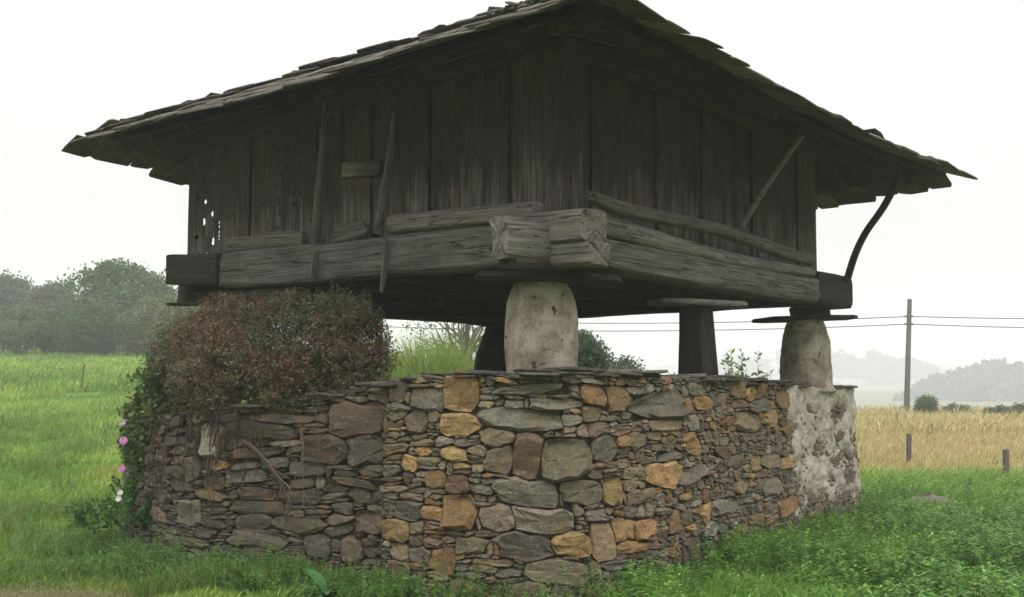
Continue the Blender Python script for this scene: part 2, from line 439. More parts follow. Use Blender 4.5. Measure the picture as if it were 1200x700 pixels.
# ------------------------------------------------------------------ stone basement wall
PLAN = [(-3.2, 14.6), (-4.3, 13.2), (-4.2, 11.75), (-3.55, 10.2), (-2.74, 9.02), (-1.8, 8.62), (-1.02, 8.2), (-.35, 7.72), (.25, 7.52), (.75, 7.75),
        (1.15, 8.3), (1.6, 9.05), (2.15, 10.0), (3.02, 11.6), (3.5, 12.1), (3.98, 12.75), (4.1, 13.6), (3.4, 14.9), (1.8, 16.2), (-.8, 16.4)]
FIRST, LAST = 1, 17
pl = np.array(PLAN)
def smooth_plan(p):      # one corner-cutting pass
    out = []
    for i in range(len(p)):
        a, b = p[i], p[(i + 1) % len(p)]; out += [a * .8 + b * .2, a * .2 + b * .8]
    return np.array(out)
plc = smooth_plan(pl)
seg = np.linalg.norm(np.roll(plc, -1, 0) - plc, axis=1); cum = np.concatenate([[0], np.cumsum(seg)]); TOT = cum[-1]
pc2 = np.vstack([plc, plc[:1]])
_ss = np.linspace(0, TOT, 700); _px = np.interp(_ss, cum, pc2[:, 0]); _py = np.interp(_ss, cum, pc2[:, 1])
def sm(v):
    k = 9; kern = np.hanning(2 * k + 3)[1:-1]; kern /= kern.sum(); return np.convolve(np.concatenate([v[-k - 1:-1], v, v[1:k + 1]]), kern, 'valid')
_px, _py = sm(_px), sm(_py)
_tx, _ty = np.gradient(_px, _ss), np.gradient(_py, _ss)
_l = np.hypot(_tx, _ty); _tx /= _l; _ty /= _l
CREASE = 0.0
def wall_pt(s, z, d=0.0):
    """plan curve walked left-to-right seen from the camera; outward normal = (ty,-tx)"""
    s = np.asarray(s, float); z = np.asarray(z, float); d = np.asarray(d, float)
    d = d - .05 * (z - .2) + .03 * fbm(s * .9, z * 1.1, 5, 2) - .10 * sst(.05, -.1, s - CREASE)         # batter, bulges, setback at the crease
    s, z = s + .03 * fbm(s * 2.1, z * 2.3, 21, 2) + .008 * vn(s * 8, z * 8, 4), z + .032 * fbm(s * 1.7, z * 2.0, 33, 3) + .006 * vn(s * 9, z * 7, 14)
    x = np.interp(s, _ss, _px); y = np.interp(s, _ss, _py); tx = np.interp(s, _ss, _tx); ty = np.interp(s, _ss, _ty)
    return np.stack([x + ty * d, y - tx * d, z], -1)
# screen -> wall coordinates table
_vis = np.array([(s, (np.interp(s, _ss, _px) / np.interp(s, _ss, _py))) for s in _ss])
S_OF = {}
def s_at_px(px):
    b = (px - 600) / F / cos(PITCH)      # near enough: bearing at mid height
    ok = np.interp(_ss, _ss, _py) < 13.0
    lo = np.argmin(np.where(ok, np.abs(_vis[:, 1] - b) + .0 * _py, 9)); 
    cand = np.nonzero(ok & (np.abs(_vis[:, 1] - b) < .006))[0]
    if len(cand): lo = cand[np.argmin(_py[cand])]
    return _ss[lo]
def wall_sz(px, py):
    s = s_at_px(px); y = np.interp(s, _ss, _py) + .0
    p = at_depth(px, py, y); return s, p.z
S0 = s_at_px(150) - 1.6; S1 = s_at_px(1000) + 1.2
S_235, S_440, S_940 = s_at_px(237), s_at_px(442), s_at_px(935)
CREASE = S_440
def wall_top(s):
    return np.interp(s, [S0, S_235, S_440 - .3, S_440 + .3, s_at_px(640), s_at_px(800), S_940, S1], [1.15, 1.34, 1.5, 1.58, 1.6, 1.585, 1.54, 1.5])
print("WALL", S0, S_235, S_440, s_at_px(640), s_at_px(800), S_940, S1, TOT)

wall = empty("stone_wall", (0, 9.5, 0), "rounded dry-stone basement wall of grey slate and orange rubble under the wooden granary", "wall")
core = Acc()
NS, NZ = 240, 12
ss = np.linspace(0, TOT, NS); 
top = np.interp(ss, [0, S0, S1, TOT], [1.3, 1.15, 1.5, 1.3]); m_ = (ss > S0) & (ss < S1); top[m_] = wall_top(ss[m_])
zz = np.linspace(0, 1, NZ)[None] * (top[:, None] + .25 - .03) - .25
SSg = np.repeat(ss[:, None], NZ, 1)
Vc = wall_pt(SSg, zz, -.035 + .012 * fbm(SSg * 6, zz * 6, 1, 2)).reshape(-1, 3)
I = np.arange(NS * NZ).reshape(NS, NZ)
q = np.stack([I[:-1, :-1], I[1:, :-1], I[1:, 1:], I[:-1, 1:]], -1).reshape(-1, 4)
cen = np.array([[0.1, 11.6, 1.45]]); ring = I[:, -1]
mid = (Vc[ring] * .55 + cen * .45); mid[:, 2] = Vc[ring][:, 2] * .5 + .72
k = len(Vc); V = np.concatenate([Vc, mid, cen]); r2 = k + np.arange(NS)
q2 = np.stack([ring[:-1], ring[1:], r2[1:], r2[:-1]], -1); t2 = np.stack([r2[:-1], r2[1:], np.full(NS - 1, k + NS)], -1)
core.add(V, np.concatenate([q, q2]), t2); core.build("mortar_bed", MORTAR, wall, (0, 9.5, 0))

PAL = dict(
    orange=(.38, .19, .065), ochre=(.44, .28, .10), tan=(.25, .18, .11), rust=(.19, .095, .06), purple=(.14, .09, .075),
    grey=(.20, .18, .14), slate=(.13, .118, .10), olive=(.215, .178, .105), pale=(.29, .27, .215), dark=(.06, .058, .055), brown=(.16, .115, .075),
    blue=(.115, .112, .11), white=(.48, .42, .34))
# notable stones read from the photograph: x0, y0, x1, y1 (px), colour, kind (b block, s slab)
KEY = [
 (514,444,552,482,'ochre','b'),(510,484,546,509,'ochre','b'),(476,458,508,481,'slate','b'),(444,450,468,472,'brown','b'),(560,428,664,446,'grey','s'),
 (656,434,688,450,'purple','s'),(552,480,660,505,'grey','s'),(608,463,686,481,'grey','s'),(566,448,674,462,'slate','s'),
 (600,506,628,560,'rust','b'),(628,512,698,562,'olive','b'),(688,488,722,515,'purple','b'),(721,452,748,479,'orange','b'),(750,462,810,493,'slate','b'),
 (704,512,732,537,'grey','b'),(732,510,748,522,'orange','b'),(745,506,766,526,'tan','b'),(560,529,592,557,'tan','b'),(554,504,592,524,'olive','s'),
 (512,525,537,541,'ochre','s'),(524,541,545,553,'ochre','s'),(492,552,516,573,'ochre','b'),(468,536,481,550,'ochre','b'),(490,490,514,512,'olive','b'),
 (568,557,660,596,'pale','b'),(602,597,676,624,'grey','s'),(574,622,640,660,'slate','b'),(604,655,694,690,'olive','s'),(512,583,552,621,'orange','b'),
 (486,590,512,608,'orange','b'),(442,608,474,633,'ochre','b'),(502,642,528,671,'orange','b'),(494,664,522,684,'tan','b'),(456,634,476,655,'tan','b'),
 (454,655,482,674,'tan','b'),(488,620,514,642,'purple','b'),(530,628,560,649,'olive','b'),(554,598,598,624,'grey','b'),(540,648,600,670,'brown','s'),
 (712,562,737,592,'ochre','b'),(763,545,796,571,'ochre','b'),(651,626,692,653,'ochre','b'),(693,612,720,656,'tan','b'),(720,606,742,632,'orange','b'),
 (721,626,758,650,'orange','b'),(746,608,772,626,'orange','b'),(776,528,806,544,'blue','s'),(812,517,826,533,'orange','b'),(806,500,822,520,'orange','b'),
 (772,494,806,507,'tan','s'),(870,450,884,466,'ochre','b'),(884,450,898,466,'ochre','b'),(897,448,910,465,'orange','b'),(920,460,937,479,'orange','b'),
 (870,467,888,478,'rust','b'),(888,466,912,479,'slate','b'),(824,465,842,481,'orange','b'),(855,489,872,499,'orange','b'),(873,482,900,508,'olive','b'),
 (904,482,919,496,'ochre','b'),(909,491,922,507,'ochre','b'),(921,496,937,510,'ochre','b'),(898,533,917,547,'tan','b'),(917,532,934,547,'ochre','b'),
 (914,581,937,602,'orange','b'),(844,524,860,536,'rust','b'),(858,534,876,547,'brown','b'),(802,633,828,658,'brown','b'),(826,608,845,630,'pale','b'),
 (787,600,800,622,'orange','b'),(765,584,794,607,'olive','b'),(660,560,712,592,'olive','s'),(740,575,770,590,'brown','s'),(818,450,834,462,'grey','s'),
 (804,462,822,472,'pale','s'),(690,600,712,612,'slate','s'),(700,655,745,668,'blue','s'),(575,690,640,706,'tan','s'),(726,656,768,680,'grey','b'),
 (612,560,640,566,'grey','s'),(595,572,600,580,'slate','s'),(882,602,896,612,'orange','s'),(838,585,870,602,'slate','b'),(640,556,664,562,'ochre','s'),
 (750,526,762,546,'olive','b'),(800,548,835,566,'slate','s'),(866,560,884,580,'brown','b'),(896,560,915,580,'grey','b'),(790,470,812,484,'slate','s'),
 # left, darker masonry
 (370,475,430,510,'brown','b'),(336,510,392,543,'brown','b'),(392,512,438,540,'slate','b'),(258,497,328,514,'slate','s'),(282,484,356,497,'slate','s'),
 (356,472,396,485,'dark','s'),(300,512,336,525,'grey','s'),(255,520,325,538,'slate','s'),(255,552,300,566,'slate','s'),(270,572,308,588,'dark','s'),
 (260,590,320,602,'slate','s'),(300,597,370,625,'olive','s'),(266,604,300,624,'slate','b'),(262,625,322,642,'slate','s'),(404,602,441,632,'brown','b'),
 (396,576,420,592,'slate','b'),(422,574,441,592,'dark','b'),(366,558,440,574,'slate','s'),(374,590,404,604,'slate','s'),(410,545,438,558,'slate','b'),
 (390,636,412,662,'tan','b'),(222,496,242,536,'white','b'),(432,488,442,504,'rust','b'),(345,630,376,652,'slate','s'),(160,594,180,612,'tan','b'),
 (196,586,222,616,'grey','b'),(236,536,250,548,'ochre','b'),(186,562,210,576,'slate','b'),(205,535,225,560,'brown','b'),(330,545,365,558,'slate','s'),
 (262,538,296,550,'slate','s'),(160,565,188,590,'slate','b'),(320,575,360,590,'slate','s'),(275,642,312,656,'slate','s'),(322,655,352,672,'brown','s'),
 # right end
 (985,498,1004,514,'purple','b'),(992,524,1006,540,'blue','b'),(990,552,1003,568,'slate','b'),(972,590,992,606,'slate','b'),(955,552,968,560,'orange','s'),
]
CS, CZ = .015, .0125
GN_, GZ = int((S1 - S0) / CS) + 1, int(1.75 / CZ)
occ = np.zeros((GN_, GZ), np.int32) - 1
Z0 = -.12
toprow = ((wall_top(S0 + np.arange(GN_) * CS) - Z0) / CZ).astype(int)
for i in range(GN_): occ[i, max(0, toprow[i]):] = -2
stones = []   # i0,i1,j0,j1,colour,kind
def grow_ok(i0, i1, j0, j1): return i0 >= 0 and i1 <= GN_ and j0 >= 0 and j1 <= GZ and (occ[i0:i1, j0:j1] == -1).all()
def put(i0, i1, j0, j1, c, k):
    occ[i0:i1, j0:j1] = len(stones); stones.append([i0, i1, j0, j1, c, k])
for x0, y0, x1, y1, c, k in KEY:
    sa, zb = wall_sz(x0, y1); sb, zt = wall_sz(x1, y0)
    mids, zm = wall_sz((x0 + x1) / 2, (y0 + y1) / 2)
    i0, i1 = int((sa - S0) / CS), int((sb - S0) / CS) + 1
    dz = (y1 - y0) / F * np.interp(mids, _ss, _py) / 2
    j0, j1 = int((zm - dz - Z0) / CZ), int((zm + dz - Z0) / CZ) + 1
    for _ in range(8):
        if grow_ok(i0, i1, j0, j1) or i1 - i0 < 3 or j1 - j0 < 3: break
        i0 += 1; i1 -= (_ % 2); j1 -= 1; j0 += (_ % 2)
    if grow_ok(i0, i1, j0, j1) and i1 - i0 > 2 and j1 - j0 > 2: put(i0, i1, j0, j1, c, k)
nkey = len(stones)
def pick_col(s, small):
    r = random.random()
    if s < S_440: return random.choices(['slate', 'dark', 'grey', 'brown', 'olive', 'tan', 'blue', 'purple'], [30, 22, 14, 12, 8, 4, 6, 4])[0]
    if s > S_940 - .1: return random.choices(['grey', 'slate', 'purple', 'tan', 'pale', 'olive'], [25, 20, 12, 10, 8, 15])[0]
    if small: return random.choices(['grey', 'slate', 'olive', 'brown', 'tan', 'pale', 'purple', 'orange', 'ochre'], [18, 12, 24, 16, 13, 5, 4, 6, 4])[0]
    return random.choices(['grey', 'slate', 'olive', 'brown', 'tan', 'pale', 'purple', 'orange', 'ochre', 'blue', 'rust'], [20, 10, 24, 12, 12, 5, 5, 8, 6, 3, 3])[0]
for wr, hr, tries in (((.30, .45), (.07, .12), 60), ((.17, .28), (.045, .09), 1300), ((.10, .2), (.035, .09), 7000), ((.07, .13), (.03, .06), 9000), ((.04, .08), (.025, .045), 9000)):
    for _ in range(tries):
        ii = random.randrange(GN_); s = S0 + ii * CS
        lft = s < S_440; fx = 1.35 if lft else (.8 if s > s_at_px(760) else 1.0)
        a = int(random.uniform(*wr) * fx / CS); b = max(2, int(a * CS * (random.uniform(.2, .42) if lft else random.uniform(.25, 1.0)) / CZ)); b = min(b, int(.16 / CZ))
        if s > s_at_px(760) and wr[0] > .25: continue
        jj = random.randrange(0, GZ - b)
        if occ[min(ii, GN_ - 1), jj] != -1: continue
        # slide down so that stones bed on those below
        while jj > 0 and grow_ok(ii, ii + a, jj - 1, jj - 1 + b): jj -= 1
        if grow_ok(ii, ii + a, jj, jj + b): put(ii, ii + a, jj, jj + b, pick_col(s, a * CS < .12), 's' if b * CZ < .55 * a * CS else 'b')
for rnd_ in range(5):        # grow every stone into the free cells round it
    for n_, st in enumerate(stones):
        if n_ < nkey and rnd_ > 0: continue
        i0, i1, j0, j1 = st[:4]
        if j0 > 0 and (occ[i0:i1, j0 - 1] == -1).all(): occ[i0:i1, j0 - 1] = n_; j0 -= 1
        if j1 < GZ and (occ[i0:i1, j1] == -1).all(): occ[i0:i1, j1] = n_; j1 += 1
        if i0 > 0 and (occ[i0 - 1, j0:j1] == -1).all(): occ[i0 - 1, j0:j1] = n_; i0 -= 1
        if i1 < GN_ and (occ[i1, j0:j1] == -1).all(): occ[i1, j0:j1] = n_; i1 += 1
        st[:4] = [i0, i1, j0, j1]
SA = np.array([[S0 + (q[0] + q[1]) / 2 * CS, Z0 + (q[2] + q[3]) / 2 * CZ, max((q[1] - q[0]) * CS / 2, .012), max((q[3] - q[2]) * CZ / 2, .010)] for q in stones])
SROT = rng.normal(0, .17, len(stones)); SE = rng.uniform(1.7, 3.6, len(stones)); SSK = rng.normal(0, .34, len(stones))
def sscore(k, x, z):       # how far (x,z) lies from stone k in units of its own size
    dx = x - SA[k, 0]; dz = z - SA[k, 1]; c, s_ = np.cos(SROT[k]), np.sin(SROT[k])
    u = (dx * c + dz * s_) / SA[k, 2]; v = (-dx * s_ + dz * c) / SA[k, 3]; v = v * (1 + SSK[k] * np.clip(u, -1, 1))
    return (np.abs(u) ** SE[k] + np.abs(v) ** SE[k]) ** (1 / SE[k])
def outline(k, n):
    cs, cz, hw, hh = SA[k]
    nb = np.nonzero((np.abs(SA[:, 0] - cs) < SA[:, 2] + hw * 1.5 + .01) & (np.abs(SA[:, 1] - cz) < SA[:, 3] + hh * 1.5 + .01))[0]; nb = nb[nb != k]
    th = (np.arange(n) + rng.uniform(-.25, .25, n)) / n * 2 * pi; ux = np.cos(th) * hw; uz = np.sin(th) * hh
    f = np.linspace(.45, 1.5, 40)[:, None]; x = cs + ux * f; z = cz + uz * f
    own = sscore(k, x, z)
    if len(nb): oth = sscore(nb[:, None, None], x[None], z[None]).min(0); bad = oth < own
    else: bad = np.zeros_like(own, bool)
    bad |= own > 1.32; bad |= z > wall_top(np.clip(x, S0, S1)) + .01
    first = np.where(bad.any(0), bad.argmax(0), 39); ff = f[:, 0][np.maximum(first - 1, 0)]
    return ux * ff, uz * ff
def stone_geo(k, n=11):
    i0, i1, j0, j1, c, kind = stones[k]
    cs, cz, hw, hh = SA[k]; ox, oy = outline(k, n)
    gap = .0028; r_ = np.hypot(ox, oy); ox = ox * (1 - gap / r_) * (1 + rng.uniform(-.04, .02, n)); oy = oy * (1 - gap / r_) * (1 + rng.uniform(-.05, .02, n))
    big = min(1, hw / .15); dep = rng.uniform(.010, .028) + .022 * big * rng.uniform(.2, 1)
    if c in ('orange', 'ochre', 'white'): dep += .006
    inset = rng.uniform(.62, .96, n); ix = ox * inset + rng.normal(0, .05, n) * hw; iy = oy * inset + rng.normal(0, .06, n) * hh
    slx, sly = rng.uniform(-.2, .2), rng.uniform(-.35, .25)
    di = dep + slx * ix * .6 + sly * iy + rng.normal(0, .004, n); do = dep * .72 + rng.normal(0, .005, n)
    S = np.concatenate([cs + ox * .97, cs + ox, cs + ix, [cs + rng.normal(0, .15) * hw]])
    Zc = np.concatenate([cz + oy * .97, cz + oy, cz + iy, [cz + rng.normal(0, .15) * hh]])
    wv = 0
    D = np.concatenate([np.full(n, -.09), do, di, [dep + rng.uniform(-.004, .008)]])
    V = wall_pt(S, Zc + wv, D)
    a = np.arange(n); b = np.roll(a, -1)
    Q = np.concatenate([np.stack([a, b, b + n, a + n], -1), np.stack([a + n, b + n, b + 2 * n, a + 2 * n], -1)])
    T = np.stack([a + 2 * n, b + 2 * n, np.full(n, 3 * n)], -1)
    col = (np.array(PAL[c]) * .74 + np.array([.205, .165, .095]) * .26) * rng.uniform(.58, 1.34) * (1 + rng.normal(0, .025, 3))
    if cs < S_440 + .06 * math.sin(cz * 9): col = col * .66  # left section darkened for algae and damp, with overhang shade put into the colour
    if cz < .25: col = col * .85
    return V, Q, T, np.clip(col, .02, .7)
def vis_size(st):
    i0, i1, j0, j1 = st[:4]; s = S0 + (i0 + i1) / 2 * CS; z = Z0 + (j0 + j1) / 2 * CZ
    y = np.interp(s, _ss, _py); x = np.interp(s, _ss, _px); tx = np.interp(s, _ss, _tx); ty = np.interp(s, _ss, _ty)
    face = (-(x * ty + y * -tx)) / np.hypot(x, y)
    if z < .0: return 0
    return (i1 - i0) * (j1 - j0) * max(face, .05) / (y * y)
order = sorted(range(len(stones)), key=lambda k: -vis_size(stones[k]))
small = Acc()
for rank, k in enumerate(order):
    big_ = vis_size(stones[k]) * CS * CZ * F * F > 250
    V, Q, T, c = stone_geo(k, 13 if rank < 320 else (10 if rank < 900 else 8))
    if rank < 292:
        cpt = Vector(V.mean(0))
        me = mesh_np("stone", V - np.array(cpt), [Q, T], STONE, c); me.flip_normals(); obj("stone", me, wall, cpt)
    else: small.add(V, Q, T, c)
so_ = small.build("small_stones", STONE, wall, (0, 9.5, 0)); so_.data.flip_normals(); so_['kind'] = 'stuff'
print("STONES", len(stones), "key", nkey, "of", len(KEY))

# coping: thin slates lying on the wall head
def slab_np(poly, thick, seed, bev=.012, tilt=(0, 0)):
    n = len(poly); p = np.asarray(poly, float)
    c = p.mean(0); inn = c + (p - c) * (1 - bev / max(.02, np.abs(p - c).max()))
    def zz(q, z): return np.column_stack([q, z + tilt[0] * q[:, 0] + tilt[1] * q[:, 1] + .15 * thick * vn(q[:, 0] * 7 + seed, q[:, 1] * 7, 1)])
    V = np.concatenate([zz(inn, 0), zz(p, thick * .3), zz(p * .995, thick * .7), zz(inn, thick), zz(c[None], thick * 1.02), zz(c[None], 0)])
    a = np.arange(n); b = np.roll(a, -1); Q = []
    for k in range(3): Q.append(np.stack([a + k * n, b + k * n, b + (k + 1) * n, a + (k + 1) * n], -1))
    T = np.concatenate([np.stack([a + 3 * n, b + 3 * n, np.full(n, 4 * n)], -1), np.stack([b, a, np.full(n, 4 * n + 1)], -1)])
    return V, np.concatenate(Q), T
def blob_poly(w, l, n=10, jit=.12, e=4):
    th = (np.arange(n) + rng.uniform(-.25, .25, n)) / n * 2 * pi
    r = 1 + rng.uniform(-jit, jit * .6, n)
    return np.stack([np.sign(np.cos(th)) * np.abs(np.cos(th)) ** (2 / e) * w / 2 * r, np.sign(np.sin(th)) * np.abs(np.sin(th)) ** (2 / e) * l / 2 * r], -1)
s = S_440 - 1.5
while s < S1 - .2:
    wd = random.uniform(.18, .5); 
    for lay in range(random.choice([1, 2, 2, 3])):
        V, Q, T = slab_np(blob_poly(wd * random.uniform(.8, 1.2), random.uniform(.3, .5), 10), random.uniform(.014, .032), s, .01, (random.uniform(-.05, .05), random.uniform(-.06, .02)))
        sc_ = s + wd / 2 + random.uniform(-.1, .1)
        tx, ty = np.interp(sc_, _ss, _tx), np.interp(sc_, _ss, _ty); zt = float(wall_top(sc_)) - .035 + lay * .022
        ang = math.atan2(ty, tx) + random.uniform(-.25, .25); R2 = np.array([[cos(ang), -sin(ang)], [sin(ang), cos(ang)]])
        V[:, :2] = V[:, :2] @ R2.T
        c0 = wall_pt(sc_, zt, -.15 + random.uniform(-.04, .05))
        c0[2] = zt
        cc = np.array(PAL[random.choice(['dark', 'slate', 'dark', 'blue', 'grey'])]) * rng.uniform(.6, 1.1)
        obj("coping_slate", mesh_np("coping_slate", V, [Q, T], STONE, cc), wall, Vector(c0))
    s += wd * .8
# lime plaster remnants at the right-hand end
NSP, NZP = 150, 150
sp = np.linspace(s_at_px(912), S1 - .1, NSP); zp = np.linspace(.02, 1.5, NZP); SP, ZP = np.meshgrid(sp, zp, indexing='ij')
edge = sst(0, .35, SP - s_at_px(926) - .24 * fbm(SP * 3.5, ZP * 3.5, 2, 4) + (ZP - .9) * .12)
hole = fbm(SP * 4.5, ZP * 5.5, 3, 4); hole2 = fbm(SP * 13, ZP * 15, 8, 3)
Dp = .040 * edge + .050 * hole + .016 * hole2 - .006 - .06 * (1 - edge) - .045 * sst(.45, .1, ZP)
Dp = Dp - .03 * sst(.35, 0, S1 - .5 - SP)
Vp = wall_pt(SP, ZP, Dp).reshape(-1, 3); I = np.arange(NSP * NZP).reshape(NSP, NZP)
keep = ((Dp > -.028)[:-1, :-1]).ravel()
q = np.stack([I[:-1, :-1], I[1:, :-1], I[1:, 1:], I[:-1, 1:]], -1).reshape(-1, 4)[keep]
a_ = Acc(); a_.add(Vp, q); po = a_.build("plaster_patch", PLASTER, wall, (3.4, 12, 0), True)
tag(po, "flaking pale lime plaster over the right end of the wall")

# ------------------------------------------------------------------ the granary
gran = empty("granary", (0, 11.5, 1.55), "old raised wooden granary with vertical dark boards, hewn beams and sagging slate hipped roof", "granary")
PL = P0 + dL * LA; PR = P0 + dR * LB; PB = P0 + dL * LA + dR * LB
cenXY = (PL + PR) / 2
def zat(px, py, p):      # height of the ray through the pixel above plan point p
    r = ray(px, py); return EYE.z + r.z / r.y * p.y
# ---- roof geometry: eave corners
EF = P0 - dL * .98 - dR * .85; EL = PL + dL * .47 - dR * .80; ER = PR + dR * 1.08 - dL * .98; EB = PB + dL * .8 + dR * 1.0
EF = Vector((EF.x, EF.y, zat(690, 3, EF))); EL = Vector((EL.x, EL.y, zat(104, 167, EL)))
ER = Vector((ER.x, ER.y, zat(1130, 205, ER))); EB = Vector((EB.x, EB.y, 3.62))
print("EAVE", EF, EL, ER)
APEX = Vector((cenXY.x, cenXY.y, 5.38))
FACES = [(EL, EF), (EF, ER), (ER, EB), (EB, EL)]
def roofz(x, y):
    best = None
    for A, B in FACES:
        M = Matrix(((A.x, B.x, APEX.x), (A.y, B.y, APEX.y), (1, 1, 1)))
        u = M.inverted() @ Vector((x, y, 1))
        mn = min(u)
        zv = u[0] * A.z + u[1] * B.z + u[2] * APEX.z
        if best is None or mn > best[0]: best = (mn, zv)
    return best[1]
def eave_sag(A, B, t):      # sag and lift of the eave line
    return -.05 * sin(pi * t) + .03 * float(vn(t * 6 + A.x, A.y, 2))
deck = Acc()
for A, B in FACES:
    nU, nV = 14, 8; G = []
    for j in range(nV + 1):
        for i in range(nU + 1):
            u, v = i / nU, .025 + .975 * j / nV; p = (A.lerp(B, u)) * (1 - v * .999) + APEX * v * .999
            p = p + Vector((0, 0, eave_sag(A, B, u) * (1 - v))); G.append(list(p))
    I = np.arange((nU + 1) * (nV + 1)).reshape(nV + 1, nU + 1)
    q = np.stack([I[:-1, :-1], I[:-1, 1:], I[1:, 1:], I[1:, :-1]], -1).reshape(-1, 4)
    deck.add(G, q, None, (.05, .045, .04))
    G2 = np.array(G); G2[:, 2] -= .02; deck.add(G2, q[:, ::-1], None, (.05, .045, .04))
roof = deck.build("roof", BARK, gran, (0, 11.5, 3.8))
tag(roof, "sagging slate hipped roof with ragged mossy eaves")
slate_tris = Acc(); nslate = 0; nplank = 0
variants = []
for k in range(10): variants.append(slab_np(blob_poly(1, 1, 9, .10, 6), 1.0, k, .06))
def slate_col(front):
    b = random.choice([(.085, .082, .07), (.06, .058, .05), (.11, .10, .085), (.11, .10, .08), (.075, .065, .05), (.22, .21, .17)])
    return np.array(b) * random.uniform(.5, .95)
slist = []
for fi, (A, B) in enumerate(FACES):
    E = (B - A); el = E.length; ex = E.normalized(); inn = (APEX - (A + B) / 2); il = inn.length
    nrm = ex.cross(inn).normalized()
    if nrm.z < 0: nrm = -nrm
    up_ = inn.normalized(); up_ = (up_ - ex * up_.dot(ex)).normalized()
    row = 0; v = -.07
    while v < .97:
        tl = 0
        while tl < 1:
            wd = random.uniform(.20, .50); t = tl + wd / el / 2
            lo, hi = v / 2 + .30 * wd / el, 1 - v / 2 - .30 * wd / el
            if lo <= t <= hi:
                ln = random.uniform(.34, .52)
                tt = min(max(t, 0), 1)
                p = A.lerp(B, t) + inn * v + Vector((0, 0, eave_sag(A, B, tt) * (1 - v)))
                thick = random.uniform(.014, .034) * 1; roll = random.uniform(-.07, .07)
                tiltu = radians(random.uniform(1.5, 3.5)); yaw = random.uniform(-.10, .10)
                lift = .035 + random.uniform(0, .014)
                uu = (up_ * cos(tiltu) - nrm * sin(tiltu)); xx = ex * cos(yaw) + up_ * sin(yaw)
                xx = (xx - uu * xx.dot(uu)).normalized(); zz_ = xx.cross(uu)
                if zz_.z < 0: zz_ = -zz_
                xx = (xx + zz_ * roll).normalized(); zz_ = (zz_ - xx * zz_.dot(xx)).normalized()
                pos = p + up_ * (ln * .36 + random.uniform(-.09, .04)) + nrm * lift
                slist.append((row + (0 if fi < 2 else 8), fi, pos, xx, uu, zz_, wd * 1.12, ln, thick, slate_col(fi < 2)))
            tl += wd / el
        # doubled first rows make the thick ragged eave
        v += (.055 / il * 3.2 if row < 3 else .21 / il); row += 1
# hip slates: raised line along each hip
for (A, fi) in ((EL, 0), (EF, 0), (ER, 1), (EB, 2)):
    d = (APEX - A); n = int(d.length / .2)
    for i in range(n):
        p = A + d * (i / n) + Vector((0, 0, .05 + random.uniform(0, .015)))
        u = d.normalized(); sx_ = Vector((0, 0, 1)).cross(u).normalized()
        rl = random.uniform(-.15, .15); sx_ = (sx_ * cos(rl) + Vector((0, 0, 1)) * sin(rl)).normalized(); sx_ = (sx_ - u * sx_.dot(u)).normalized()
        z_ = sx_.cross(u); z_ = z_ if z_.z > 0 else -z_
        slist.append((1 + i * .5, fi, p + u * .12, sx_, (u - z_ * .035).normalized(), z_, random.uniform(.28, .42), random.uniform(.36, .5), random.uniform(.02, .035), slate_col(True)))
slist.sort(key=lambda q: q[0])
for rank, (_, fi, pos, xx, uu, zz_, wd, ln, th_, c) in enumerate(slist):
    Vv, Q, T = variants[rank % 10]
    V = Vv * np.array([wd, ln, th_])
    Wd = V[:, :1] * np.array(xx) + V[:, 1:2] * np.array(uu) + V[:, 2:] * np.array(zz_)
    flip = xx.cross(uu).dot(zz_) < 0
    if rank < 285:
        me = mesh_np("slate", Wd, [Q, T], SLATE, c)
        if flip: me.flip_normals()
        obj("slate", me, roof, pos)
    else: slate_tris.add(Wd + np.array(pos), Q if not flip else Q[:, ::-1], T if not flip else T[:, ::-1], c)
o = slate_tris.build("upper_slates", SLATE, roof, (0, 11.5, 3.8)); o['kind'] = 'stuff'
# sheathing planks and rafters below
for fi, (A, B) in enumerate(FACES):
    inn = APEX - (A + B) / 2; il = inn.length; ex = (B - A).normalized(); nrm = ex.cross(inn).normalized()
    if nrm.z < 0: nrm = -nrm
    nP = 9 if fi < 2 else 5
    for k in range(nP):
        v0 = .03 + k * .19 / il * (1 if fi < 2 else 1.0); v = v0 + .09 / il
        if v > .9: break
        a = A.lerp(APEX, v); b = B.lerp(APEX, v); a = a.lerp(b, .01); b = b.lerp(a, .01)
        m_ = -.034 + random.uniform(-.004, .002)
        a = a + nrm * m_ + Vector((0, 0, -.01)); b = b + nrm * m_ + Vector((0, 0, -.01)); mid_ = (a + b) / 2 + Vector((0, 0, -.05 * (1 - v)))
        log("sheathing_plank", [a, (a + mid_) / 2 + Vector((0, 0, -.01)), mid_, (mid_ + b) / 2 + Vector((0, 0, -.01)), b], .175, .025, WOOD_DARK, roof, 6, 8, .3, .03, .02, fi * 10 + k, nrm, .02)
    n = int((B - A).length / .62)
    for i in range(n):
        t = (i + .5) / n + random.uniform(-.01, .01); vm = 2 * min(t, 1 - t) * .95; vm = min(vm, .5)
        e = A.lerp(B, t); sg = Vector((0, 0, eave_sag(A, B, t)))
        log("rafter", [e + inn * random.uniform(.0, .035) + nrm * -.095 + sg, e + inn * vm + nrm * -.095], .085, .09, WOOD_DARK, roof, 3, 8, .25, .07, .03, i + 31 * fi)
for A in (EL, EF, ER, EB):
    log("hip_rafter", [A + (APEX - A) * .10 + Vector((0, 0, -.13)), A.lerp(APEX, .97) + Vector((0, 0, -.13))], .14, .14, WOOD_DARK, roof, 3, 10, .2, .06, .03, int(A.x * 9) % 50)
